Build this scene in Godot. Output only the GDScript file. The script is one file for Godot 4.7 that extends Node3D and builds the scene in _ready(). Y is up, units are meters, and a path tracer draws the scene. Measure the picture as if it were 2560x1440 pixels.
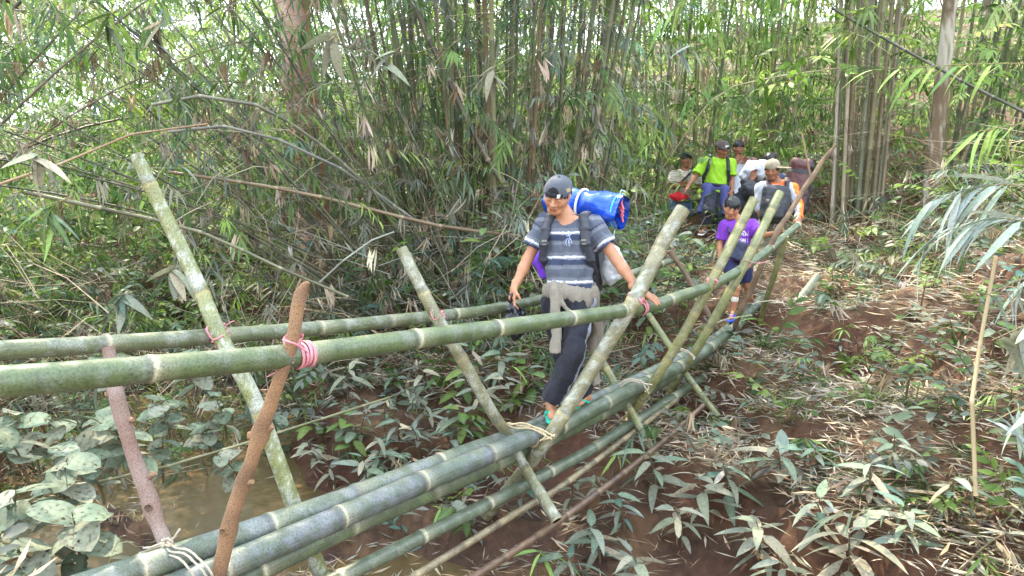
extends Node3D
# A bamboo footbridge over a forest gully, with hikers crossing it.  y is up, metres; the photographer's eye is at x=0, z=0.

const EYE := 1.55
const FOCAL := 1978.2        # of the 2560 x 1440 photograph
var cam: Camera3D
var view := Transform3D()
var rng := RandomNumberGenerator.new()
var noise := FastNoiseLite.new()
var M := {}
var axis_a := Vector2()      # where the deck leaves the near bank, and its direction, seen from above
var axis_e := Vector2()
var axis_n := Vector2()
var used := {}

# ---------------------------------------------------------------- mesh building
class Mb:
	var v := PackedVector3Array()
	var n := PackedVector3Array()
	var c := PackedColorArray()
	var ix := PackedInt32Array()

	func vert(p: Vector3, nn: Vector3, col: Color) -> int:
		v.append(p); n.append(nn); c.append(col)
		return v.size() - 1

	func quad(a: int, b: int, d: int, e: int) -> void:
		ix.append_array(PackedInt32Array([a, b, d, a, d, e]))

	# a leaf: length along +z of b, width along x, upper face y. kinds: 0 lance, 1 ovate, 2 heart, 3 withered strip
	func leaf(b: Basis, o: Vector3, length: float, width: float, col: Color, kind := 0, droop := 0.25, segs := 4, fold := 0.18) -> void:
		var first := v.size()
		var vein := col.lerp(Color(0.5, 0.5, 0.36), 0.12)
		for i in segs + 1:
			var t := float(i) / segs
			var w := 0.0
			if kind == 0:
				w = pow(t, 0.42) * pow(1.0 - t, 0.85) * 2.0
			elif kind == 1:
				w = pow(t, 0.55) * pow(1.0 - t, 0.62) * 2.0
			elif kind == 2:
				w = sqrt(maxf(0.0, 1.0 - pow((t - 0.40) / 0.60, 2.0))) * (1.0 - 0.18 * maxf(0.0, t - 0.5)) if t > 0.0 else 0.62
			else:
				w = pow(t, 0.3) * pow(1.0 - t, 0.5) * 1.7
			w *= width * 0.5
			var z := length * t
			var y := -droop * length * t * t
			var slope := -2.0 * droop * t
			var up := (b * Vector3(0, 1, -slope)).normalized()
			var curl := fold * w
			if kind == 3:
				curl = -0.9 * w
			var back := -0.13 * length if kind == 2 and i == 0 else 0.0
			var side := b * Vector3(0.45 * fold + 0.12, 0, 0)
			vert(o + b * Vector3(-w, y + curl, z + back), (up + side).normalized(), col)
			vert(o + b * Vector3(0, y, z), up, vein)
			vert(o + b * Vector3(w, y + curl, z + back), (up - side).normalized(), col)
		for i in segs:
			var k := first + i * 3
			quad(k, k + 3, k + 4, k + 1)
			quad(k + 1, k + 4, k + 5, k + 2)

	# round tube along points; flat > 1 widens it along wide_axis
	func tube(pts: PackedVector3Array, rad: PackedFloat32Array, cols: PackedColorArray, sides := 8, cap := true, squash := 1.0) -> void:
		var first := v.size()
		var m := pts.size()
		var tan0 := (pts[1] - pts[0]).normalized()
		var x := tan0.cross(Vector3.UP if absf(tan0.y) < 0.9 else Vector3.RIGHT).normalized()
		for i in m:
			var tg := (pts[mini(i + 1, m - 1)] - pts[maxi(i - 1, 0)]).normalized()
			x = (x - tg * x.dot(tg)).normalized()
			var y := tg.cross(x)
			for k in sides:
				var a := TAU * k / sides
				var d := x * cos(a) + y * sin(a) * squash
				vert(pts[i] + d * rad[i], d.normalized(), cols[i])
		for i in m - 1:
			for k in sides:
				var k2 := (k + 1) % sides
				quad(first + i * sides + k, first + i * sides + k2, first + (i + 1) * sides + k2, first + (i + 1) * sides + k)
		if cap:
			for e in [0, m - 1]:
				var nn := (pts[0] - pts[1]).normalized() if e == 0 else (pts[m - 1] - pts[m - 2]).normalized()
				var mid := vert(pts[e], nn, cols[e])
				var ring := v.size()
				for k in sides:
					vert(v[first + e * sides + k], nn, cols[e])
				for k in sides:
					var k2 := (k + 1) % sides
					if e == 0:
						ix.append_array(PackedInt32Array([mid, ring + k2, ring + k]))
					else:
						ix.append_array(PackedInt32Array([mid, ring + k, ring + k2]))

	func box(tr: Transform3D, s: Vector3, col: Color) -> void:
		for f in 6:
			var a := f / 2
			var sg := 1.0 if f % 2 == 0 else -1.0
			var nn := Vector3(); nn[a] = sg
			var p := Vector3(); p[(a + 1) % 3] = 1.0
			var q := nn.cross(p)
			var k := v.size()
			for w in [[-1, -1], [1, -1], [1, 1], [-1, 1]]:
				vert(tr * ((nn + p * w[0] + q * w[1]) * s * 0.5), (tr.basis * nn).normalized(), col)
			quad(k, k + 3, k + 2, k + 1)

	func renormal() -> void:      # smooth normals from the faces, kept on the side the old ones look to
		var acc := PackedVector3Array()
		acc.resize(v.size())
		for i in range(0, ix.size(), 3):
			var a := ix[i]; var b := ix[i + 1]; var d := ix[i + 2]
			var f := (v[d] - v[a]).cross(v[b] - v[a])
			if f.dot(n[a] + n[b] + n[d]) < 0.0: f = -f
			acc[a] += f; acc[b] += f; acc[d] += f
		for i in v.size():
			if acc[i].length_squared() > 0.0: n[i] = acc[i].normalized()

	func mesh() -> ArrayMesh:
		var am := ArrayMesh.new()
		if v.is_empty():
			return am
		for i in range(0, ix.size(), 3):      # front faces run clockwise: turn those that look against their normals
			var p := ix[i]; var q := ix[i + 1]; var r := ix[i + 2]
			if (v[r] - v[p]).cross(v[q] - v[p]).dot(n[p] + n[q] + n[r]) < 0.0:
				ix[i + 1] = r; ix[i + 2] = q
		var arr := []
		arr.resize(Mesh.ARRAY_MAX)
		arr[Mesh.ARRAY_VERTEX] = v
		arr[Mesh.ARRAY_NORMAL] = n
		arr[Mesh.ARRAY_COLOR] = c
		arr[Mesh.ARRAY_INDEX] = ix
		am.add_surface_from_arrays(Mesh.PRIMITIVE_TRIANGLES, arr)
		return am

# ---------------------------------------------------------------- distance field, meshed as surface nets
class Field:
	var lo: Vector3
	var c: float
	var nx: int
	var ny: int
	var nz: int
	var g := PackedFloat32Array()

	func _init(a: Vector3, b: Vector3, cell: float) -> void:
		lo = a; c = cell
		nx = int((b.x - a.x) / c) + 2; ny = int((b.y - a.y) / c) + 2; nz = int((b.z - a.z) / c) + 2
		g.resize(nx * ny * nz)
		g.fill(1.0)

	# tapered capsule a-b. fa/ff widens it along fa by ff. cut: bit 1 flat end at b, bit 2 flat end at a. op 0 smooth union, 1 carve
	func cap(a: Vector3, b: Vector3, ra: float, rb: float, k := 0.02, fa := Vector3.ZERO, ff := 1.0, cut := 0, op := 0) -> void:
		var big := maxf(ra, rb) * maxf(ff, 1.0) + k + 3.0 * c
		var mn := Vector3(minf(a.x, b.x), minf(a.y, b.y), minf(a.z, b.z)) - Vector3(big, big, big) - lo
		var mx := Vector3(maxf(a.x, b.x), maxf(a.y, b.y), maxf(a.z, b.z)) + Vector3(big, big, big) - lo
		var i0 := clampi(int(mn.x / c), 0, nx); var i1 := clampi(int(mx.x / c) + 1, 0, nx)
		var j0 := clampi(int(mn.y / c), 0, ny); var j1 := clampi(int(mx.y / c) + 1, 0, ny)
		var k0 := clampi(int(mn.z / c), 0, nz); var k1 := clampi(int(mx.z / c) + 1, 0, nz)
		var ba := b - a
		var bb := maxf(ba.dot(ba), 1e-9)
		var dir := ba / sqrt(bb)
		var sq := 1.0 / ff - 1.0
		for kk in range(k0, k1):
			for j in range(j0, j1):
				var id := (kk * ny + j) * nx + i0
				var p := lo + Vector3(i0 * c, j * c, kk * c) - a
				for i in range(i0, i1):
					var q := p
					if ff != 1.0:
						q += fa * (p.dot(fa) * sq)
					var t := clampf(q.dot(ba) / bb, 0.0, 1.0)
					var d := (q - ba * t).length() - (ra + (rb - ra) * t)
					if cut & 1:
						d = maxf(d, (p - ba).dot(dir))
					if cut & 2:
						d = maxf(d, -p.dot(dir))
					var e := g[id]
					if op == 0:
						var h := k - absf(d - e)
						d = minf(d, e)
						if h > 0.0:
							d -= h * h / k * 0.25
					else:
						d = maxf(e, -d)
					g[id] = d
					id += 1
					p.x += c

	# rounded box in the frame tr (size s, corner radius r)
	func rbox(tr: Transform3D, s: Vector3, r: float, k := 0.02) -> void:
		var h := s * 0.5 - Vector3(r, r, r)
		var inv := tr.affine_inverse()
		var big := s.length() * 0.5 + k + 2.0 * c
		var o := tr.origin - lo
		var i0 := clampi(int((o.x - big) / c), 0, nx); var i1 := clampi(int((o.x + big) / c) + 1, 0, nx)
		var j0 := clampi(int((o.y - big) / c), 0, ny); var j1 := clampi(int((o.y + big) / c) + 1, 0, ny)
		var k0 := clampi(int((o.z - big) / c), 0, nz); var k1 := clampi(int((o.z + big) / c) + 1, 0, nz)
		for kk in range(k0, k1):
			for j in range(j0, j1):
				for i in range(i0, i1):
					var q := (inv * (lo + Vector3(i, j, kk) * c)).abs() - h
					var d := q.max(Vector3.ZERO).length() + minf(maxf(q.x, maxf(q.y, q.z)), 0.0) - r
					var id := (kk * ny + j) * nx + i
					var e := g[id]
					var w := k - absf(d - e)
					d = minf(d, e)
					if w > 0.0:
						d -= w * w / k * 0.25
					g[id] = d

	func plane(p0: Vector3, nn: Vector3) -> void:   # keeps the side that nn points away from
		for kk in nz:
			for j in ny:
				for i in nx:
					var id := (kk * ny + j) * nx + i
					if g[id] < 0.1:
						g[id] = maxf(g[id], (lo + Vector3(i, j, kk) * c - p0).dot(nn))

	func rough(ns: FastNoiseLite, freq: float, amp: float, squash := Vector3.ONE) -> void:
		for kk in nz:
			for j in ny:
				for i in nx:
					var id := (kk * ny + j) * nx + i
					if absf(g[id]) < amp + 3.0 * c:
						var p := (lo + Vector3(i, j, kk) * c) * freq * squash
						g[id] += amp * ns.get_noise_3d(p.x, p.y, p.z) * 1.6

	func nets(mb: Mb, shift: Vector3, tint) -> void:
		var cells := PackedInt32Array()
		cells.resize(nx * ny * nz)
		cells.fill(-1)
		var sx := 1; var sy := nx; var sz := nx * ny
		var off := [0, sx, sy, sx + sy, sz, sx + sz, sy + sz, sx + sy + sz]
		var at := [Vector3(0, 0, 0), Vector3(1, 0, 0), Vector3(0, 1, 0), Vector3(1, 1, 0), Vector3(0, 0, 1), Vector3(1, 0, 1), Vector3(0, 1, 1), Vector3(1, 1, 1)]
		var edges := [[0, 1], [2, 3], [4, 5], [6, 7], [0, 2], [1, 3], [4, 6], [5, 7], [0, 4], [1, 5], [2, 6], [3, 7]]
		var far := 2.5 * c
		var live := PackedInt32Array()
		for kk in nz - 1:
			for j in ny - 1:
				var row := kk * sz + j * sy
				for i in nx - 1:
					var id := row + i
					var g0 := g[id]
					if g0 > far or g0 < -far:
						continue
					var neg := 0
					for q in 8:
						if g[id + off[q]] < 0.0:
							neg += 1
					if neg == 0 or neg == 8:
						continue
					var sum := Vector3.ZERO
					var cnt := 0
					for e in edges:
						var a := g[id + off[e[0]]]
						var b := g[id + off[e[1]]]
						if (a < 0.0) != (b < 0.0):
							sum += at[e[0]].lerp(at[e[1]], a / (a - b))
							cnt += 1
					var grad := Vector3(g[id + 1] - g0, g[id + sy] - g0, g[id + sz] - g0)
					grad += Vector3(g[id + off[7]] - g[id + off[6]], g[id + off[7]] - g[id + off[5]], g[id + off[7]] - g[id + off[3]])
					var p := lo + (Vector3(i, j, kk) + sum / cnt) * c
					cells[id] = mb.vert(p - shift, grad.normalized(), tint.call(p))
					live.append(id)
		for id in live:
			var neg0 := g[id] < 0.0
			for ax in 3:
				var s := [sx, sy, sz][ax] as int
				if (g[id + s] < 0.0) == neg0:
					continue
				var u := [sy, sz, sx][ax] as int
				var w := [sz, sx, sy][ax] as int
				if id - u - w < 0:
					continue
				var q0 := cells[id]; var q1 := cells[id - u]; var q2 := cells[id - u - w]; var q3 := cells[id - w]
				if q0 < 0 or q1 < 0 or q2 < 0 or q3 < 0:
					continue
				if neg0:
					mb.quad(q0, q3, q2, q1)
				else:
					mb.quad(q0, q1, q2, q3)

# ---------------------------------------------------------------- small helpers
func at(u: float, v: float, d: float) -> Vector3:
	return view * Vector3((u - 1280.0) / FOCAL * d, (720.0 - v) / FOCAL * d, -d)

func numbered(called: String) -> String:
	var k: int = used.get(called, 0)
	used[called] = k + 1
	return called if k == 0 else "%s_%03d" % [called, k]

func tag(o: Node, label := "", category := "", group := "", kind := "") -> Node:
	if label: o.set_meta("label", label)
	if category: o.set_meta("category", category)
	if group: o.set_meta("group", group)
	if kind: o.set_meta("kind", kind)
	return o

func thing(called: String, where: Vector3, label: String, category: String, group := "") -> Node3D:
	var o := Node3D.new()
	o.name = numbered(called)
	add_child(o, true)
	o.position = where
	tag(o, label, category, group)
	return o

func part(called: String, mesh: Mesh, mat: Material, parent: Node, where := Transform3D()) -> MeshInstance3D:
	var o := MeshInstance3D.new()
	o.name = numbered(called) if parent == self else called
	o.mesh = mesh
	o.material_override = mat
	o.transform = where
	parent.add_child(o, true)
	return o

func copies_of(called: String, mesh: Mesh, mat: Material, parent: Node, where: Array, tint: PackedColorArray) -> MultiMeshInstance3D:
	var mm := MultiMesh.new()
	mm.transform_format = MultiMesh.TRANSFORM_3D
	mm.use_colors = true
	mm.mesh = mesh
	mm.instance_count = where.size()
	for i in where.size():
		mm.set_instance_transform(i, where[i])
		mm.set_instance_color(i, tint[i])
	var o := MultiMeshInstance3D.new()
	o.name = numbered(called) if parent == self else called
	o.multimesh = mm
	o.material_override = mat
	parent.add_child(o, true)
	o.set_meta("kind", "stuff")
	return o

func rand(a: float, b: float) -> float:
	return rng.randf_range(a, b)

func lin(h: String) -> Color:      # a colour read off as sRGB, as a linear value
	return Color.html(h).srgb_to_linear()

func vary(c: Color, by := 0.15) -> Color:
	var k := 1.0 + rand(-by, by)
	return Color(c.r * k * (1.0 + rand(-by, by) * 0.4), c.g * k, c.b * k * (1.0 + rand(-by, by) * 0.4))

# Catmull-Rom through points, resampled at about `step`; rads follow
func smooth(p: Array, r: Array, step: float) -> Array:
	var out := PackedVector3Array()
	var rr := PackedFloat32Array()
	for i in p.size() - 1:
		var a: Vector3 = p[i]; var b: Vector3 = p[i + 1]
		var pre: Vector3 = p[i - 1] if i > 0 else a * 2.0 - b
		var post: Vector3 = p[i + 2] if i + 2 < p.size() else b * 2.0 - a
		var n := maxi(1, int(a.distance_to(b) / step))
		for k in n:
			var t := float(k) / n
			out.append(a.cubic_interpolate(b, pre, post, t))
			rr.append(lerpf(r[i], r[i + 1], t))
	out.append(p[-1]); rr.append(r[-1])
	return [out, rr]

func mat(col: Color, rough := 0.7, vertex := true) -> StandardMaterial3D:
	var m := StandardMaterial3D.new()
	m.albedo_color = col
	m.roughness = rough
	m.vertex_color_use_as_albedo = vertex
	return m

func noise_tex(freq: float, ramp: Array, size := 512, oct := 4, kind := FastNoiseLite.TYPE_SIMPLEX_SMOOTH) -> NoiseTexture2D:
	var f := FastNoiseLite.new()
	f.noise_type = kind
	f.frequency = freq
	f.fractal_octaves = oct
	f.seed = int(freq * 9000) + oct
	var g := Gradient.new()
	var offs := PackedFloat32Array(); var cs := PackedColorArray()
	for s in ramp:
		offs.append(s[0]); cs.append(s[1])
	g.offsets = offs; g.colors = cs
	g.offsets = offs
	g.colors = cs
	var t := NoiseTexture2D.new()
	t.width = size; t.height = size
	t.seamless = true
	t.noise = f
	t.color_ramp = g
	return t

func normal_tex(freq: float, strength: float, size := 512, oct := 4) -> NoiseTexture2D:
	var f := FastNoiseLite.new()
	f.frequency = freq
	f.fractal_octaves = oct
	var t := NoiseTexture2D.new()
	t.width = size; t.height = size
	t.seamless = true
	t.as_normal_map = true
	t.bump_strength = strength
	t.noise = f
	return t

func triplanar(m: StandardMaterial3D, scale: float, world := true) -> void:
	m.uv1_triplanar = true
	m.uv1_world_triplanar = world
	m.uv1_scale = Vector3(scale, scale, scale)

# ---------------------------------------------------------------- terrain
const PROFILE := [[-60.0, 1.5], [-8.0, 0.1], [-2.6, 0.0], [-1.75, -0.2], [-1.05, -1.0], [-0.6, -1.28], [0.0, -1.36], [1.2, -1.38], [1.95, -1.3], [2.5, -0.76], [3.4, -0.6], [4.2, -0.34], [5.0, -0.04], [5.4, 0.05], [8.5, 0.1], [11.0, 0.2], [14.0, 0.75], [24.0, 2.6], [40.0, 6.0], [90.0, 16.0]]

func ground(x: float, z: float) -> float:
	var r := Vector2(x, z) - axis_a
	var s := r.dot(axis_e); var t := r.dot(axis_n)
	var q := s - 1.0 + 0.75 * clampf(-t - 0.6, 0.0, 1.2) - 0.6 * maxf(0.0, -t - 2.2) + 0.45 * clampf(t - 1.2, 0.0, 3.0)
	if t < -2.2:
		q = maxf(q, s - 3.0)
	var h: float = PROFILE[0][1]
	for i in PROFILE.size() - 1:
		if q >= PROFILE[i][0]:
			var f := clampf((q - PROFILE[i][0]) / (PROFILE[i + 1][0] - PROFILE[i][0]), 0.0, 1.0)
			h = lerpf(PROFILE[i][1], PROFILE[i + 1][1], f)
	if q > -1.0 and q < 2.4:
		h += 0.22 * clampf((t + 2.2) / 0.9, 0.0, 1.0) * clampf((q + 1.0) / 0.6, 0.0, 1.0) * clampf((2.4 - q) / 0.8, 0.0, 1.0)
	if q > 0.8:
		h += 0.33 * clampf(t - 0.9, 0.0, 5.0) * clampf((q - 1.6) / 2.2, 0.0, 1.0)
	var far := clampf(r.length() / 12.0, 0.0, 1.0)
	h += noise.get_noise_2d(x * 60.0, z * 60.0) * (0.16 + 0.5 * far) + noise.get_noise_2d(x * 260.0, z * 260.0) * 0.05
	return h

func ground_at(u: float, v: float) -> Vector3:      # where the line of sight through a photo pixel meets the ground
	var o := at(u, v, 0.0)
	var dir := (at(u, v, 1.0) - o)
	var d := 1.5
	while d < 60.0:
		var p := o + dir * d
		if p.y < ground(p.x, p.z):
			break
		d *= 1.012
	return o + dir * d

func on_ground(x: float, z: float, up := 0.0) -> Vector3:
	return Vector3(x, ground(x, z) + up, z)
# ---------------------------------------------------------------- the bridge
# a bamboo pole: points are [u, v, d] in the photograph, width in metres; pale rings at the nodes
func pole_mesh(pts: Array, rads: Array, gap: float, base: Color, mottle: Color, ring: Color, amount: float, seed_at: float, step := 0.02, sides := 18, first := 0.2) -> Array:
	var sm := smooth(pts, rads, step)
	var p: PackedVector3Array = sm[0]
	var r: PackedFloat32Array = sm[1]
	var root := p[0]
	var mb := Mb.new()
	var m := p.size()
	var along := PackedFloat32Array(); along.resize(m)
	for i in range(1, m):
		along[i] = along[i - 1] + p[i].distance_to(p[i - 1])
	var nodes := []
	var x := first
	var k := 0
	while x < along[m - 1]:
		nodes.append(x)
		x += gap * (1.0 + 0.09 * sin(k * 2.3 + seed_at * 5.0))
		k += 1
	var tan0 := (p[1] - p[0]).normalized()
	var bx := tan0.cross(Vector3.UP if absf(tan0.y) < 0.9 else Vector3.RIGHT).normalized()
	for i in m:
		var tg := (p[mini(i + 1, m - 1)] - p[maxi(i - 1, 0)]).normalized()
		bx = (bx - tg * bx.dot(tg)).normalized()
		var by := tg.cross(bx)
		var near := 9.0
		var since := 0.5
		var signed := 9.0
		for nn in nodes:
			var dd: float = along[i] - nn
			if absf(dd) < near:
				near = absf(dd); signed = dd
			if dd >= 0.0: since = clampf(dd / gap, 0.0, 1.0)
		var rr := r[i] * (1.0 + 0.07 * exp(-pow(signed / 0.018, 2.0)) - 0.03 * exp(-pow((signed + 0.03) / 0.02, 2.0)))
		for s in sides:
			var a := TAU * s / sides
			var d := bx * cos(a) + by * sin(a)
			var q := p[i] + d * rr
			var col := base
			var q3 := q * 100.0 + Vector3(seed_at * 371.0, 0, 0)
			var w := noise.get_noise_3d(q3.x * 9.0, q3.y * 9.0, q3.z * 9.0) + 0.7 * noise.get_noise_3d(q3.x * 38.0, q3.y * 38.0, q3.z * 38.0)
			col = col.lerp(mottle, clampf((w + amount - 0.5 + 0.5 * (since - 0.5)) * 2.6, 0.0, 1.0) * 0.85)
			var w2 := noise.get_noise_3d(q3.x * 11.0 + 900.0, q3.y * 11.0, q3.z * 11.0)
			col = col * (1.0 + 0.35 * w2)
			var band := exp(-pow((signed - 0.004) / 0.011, 2.0))
			col = col.lerp(ring, band * 0.85)
			if signed > -0.035 and signed < -0.008:
				col = col * 0.72
			if signed > 0.015 and signed < 0.12:
				col = col.lerp(ring, 0.22 * (1.0 - (signed - 0.015) / 0.105))
			if absf(signed + 0.003) < 0.0035:
				col = col * 0.55
			mb.vert(q - root, d, col)
	for i in m - 1:
		for s in sides:
			var s2 := (s + 1) % sides
			mb.quad(i * sides + s, i * sides + s2, (i + 1) * sides + s2, (i + 1) * sides + s)
	for e in [0, m - 1]:
		var nn := (p[0] - p[1]).normalized() if e == 0 else (p[m - 1] - p[m - 2]).normalized()
		var wood := lin("b59c78")
		var k0 := mb.v.size()
		for s in sides:
			var q := mb.v[e * sides + s]
			mb.vert(q, nn, wood)
			mb.vert((p[e] - root) + (q - (p[e] - root)) * 0.72, nn, wood * 0.8)
			mb.vert((p[e] - root) + (q - (p[e] - root)) * 0.72 - nn * 0.05, nn, wood * 0.5)
		var mid := mb.vert(p[e] - root - nn * 0.05, nn, wood * 0.5)
		for s in sides:
			var s2 := (s + 1) % sides
			for w in 2:
				var q0 := k0 + s * 3 + w; var q1 := k0 + s2 * 3 + w
				if e == 0: mb.quad(q0, q0 + 1, q1 + 1, q1)
				else: mb.quad(q0, q1, q1 + 1, q0 + 1)
			if e == 0: mb.ix.append_array(PackedInt32Array([k0 + s * 3 + 2, mid, k0 + s2 * 3 + 2]))
			else: mb.ix.append_array(PackedInt32Array([k0 + s * 3 + 2, k0 + s2 * 3 + 2, mid]))
	return [mb.mesh(), root]

func px(list: Array) -> Array:
	var out := []
	for q in list:
		out.append(at(q[0], q[1], q[2]))
	return out

# a tree branch used as a post: knobbly, with stubs where twigs were cut
func branch_mesh(pts: Array, rads: Array, base: Color, tip: Color, stubs: Array, seed_at: float) -> Array:
	var sm := smooth(pts, rads, 0.025)
	var p: PackedVector3Array = sm[0]
	var r: PackedFloat32Array = sm[1]
	var root := p[0]
	var mb := Mb.new()
	var rel := PackedVector3Array(); var cs := PackedColorArray()
	for i in p.size():
		var w := noise.get_noise_2d(i * 9.0, seed_at * 100.0)
		rel.append(p[i] - root + Vector3(noise.get_noise_2d(i * 5.0, seed_at * 77.0), 0, noise.get_noise_2d(i * 5.0, seed_at * 177.0)) * 0.012)
		r[i] *= 1.0 + 0.12 * w
		cs.append(base.lerp(tip, clampf(0.5 + noise.get_noise_2d(i * 17.0, seed_at * 300.0), 0.0, 1.0)))
	for s in stubs:
		var i := int(s[0] * (p.size() - 1))
		for k in range(maxi(0, i - 2), mini(p.size(), i + 3)):
			r[k] *= 1.0 + 0.22 * (1.0 - absf(k - i) / 3.0)
	mb.tube(rel, r, cs, 14, true)
	for s in stubs:
		var i := int(s[0] * (p.size() - 1))
		var d := (view.basis * Vector3(s[1], s[2], s[3])).normalized()
		mb.tube(PackedVector3Array([rel[i], rel[i] + d * r[i] * 1.1, rel[i] + d * (r[i] + s[4])]), PackedFloat32Array([r[i] * 0.6, r[i] * 0.42, r[i] * 0.26]), PackedColorArray([base, base, lin("9c7c5c")]), 8, true)
	return [mb.mesh(), root]

# loops of tape or cord round an axis: an elliptic helix of a flat band
func wrap_mesh(mid: Vector3, along: Vector3, ra: float, rb: float, bdir: Vector3, turns: float, length: float, wide: float, thick: float, col: Color, tails: Array, seed_at := 0.0) -> ArrayMesh:
	var mb := Mb.new()
	var w := along.normalized()
	var b := (bdir - w * bdir.dot(w)).normalized()
	var a := w.cross(b)
	var n := int(turns * 22)
	var first := mb.v.size()
	for i in n + 1:
		var t := float(i) / n
		var ph := t * turns * TAU
		var wob := 1.0 + 0.04 * sin(ph * 1.7 + seed_at) + 0.03 * sin(t * 31.0 + seed_at)
		var o := a * cos(ph) * ra * wob + b * sin(ph) * rb * wob + w * (length * (t - 0.5) + 0.006 * sin(ph + seed_at))
		var nn := (a * cos(ph) / ra + b * sin(ph) / rb).normalized()
		var cc := col * (1.0 + 0.12 * sin(t * 57.0 + seed_at))
		for q in [[-0.5, 0.0], [-0.5, 1.0], [0.0, 1.35], [0.5, 1.0], [0.5, 0.0]]:
			mb.vert(o + w * wide * q[0] + nn * thick * q[1], (nn + w * q[0] * 1.2).normalized(), cc)
	for i in n:
		for q in 4:
			var k := first + i * 5 + q
			mb.quad(k, k + 5, k + 6, k + 1)
	for tl in tails:
		var sm := _tail(tl)
		var cs := PackedColorArray(); var rr := PackedFloat32Array()
		for i in sm.size():
			cs.append(col * (1.0 + 0.1 * sin(i * 1.3))); rr.append(wide * 0.42)
		mb.tube(sm, rr, cs, 6, true, 0.45)
	return mb.mesh()

func _tail(t: Array) -> PackedVector3Array:
	var r := []
	for i in t.size(): r.append(0.01)
	return smooth(t, r, 0.02)[0]

func rope_mesh(paths: Array, rad: float, col: Color) -> ArrayMesh:
	var mb := Mb.new()
	for path in paths:
		var pts := _tail(path)
		# three twisted strands
		for k in 3:
			var q := PackedVector3Array(); var rr := PackedFloat32Array(); var cs := PackedColorArray()
			for i in pts.size():
				var tg := (pts[mini(i + 1, pts.size() - 1)] - pts[maxi(i - 1, 0)]).normalized()
				var x := tg.cross(Vector3(0.3, 1, 0.2)).normalized()
				var y := tg.cross(x)
				var a := i * 1.1 + k * TAU / 3.0
				q.append(pts[i] + (x * cos(a) + y * sin(a)) * rad * 0.55)
				rr.append(rad * 0.62)
				cs.append(col * (1.0 + 0.15 * sin(i * 2.7 + k)))
			mb.tube(q, rr, cs, 5, true)
	return mb.mesh()

func shifted(pts: Array, by: Vector3) -> Array:
	var o := []
	for p in pts: o.append(p - by)
	return o

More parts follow.
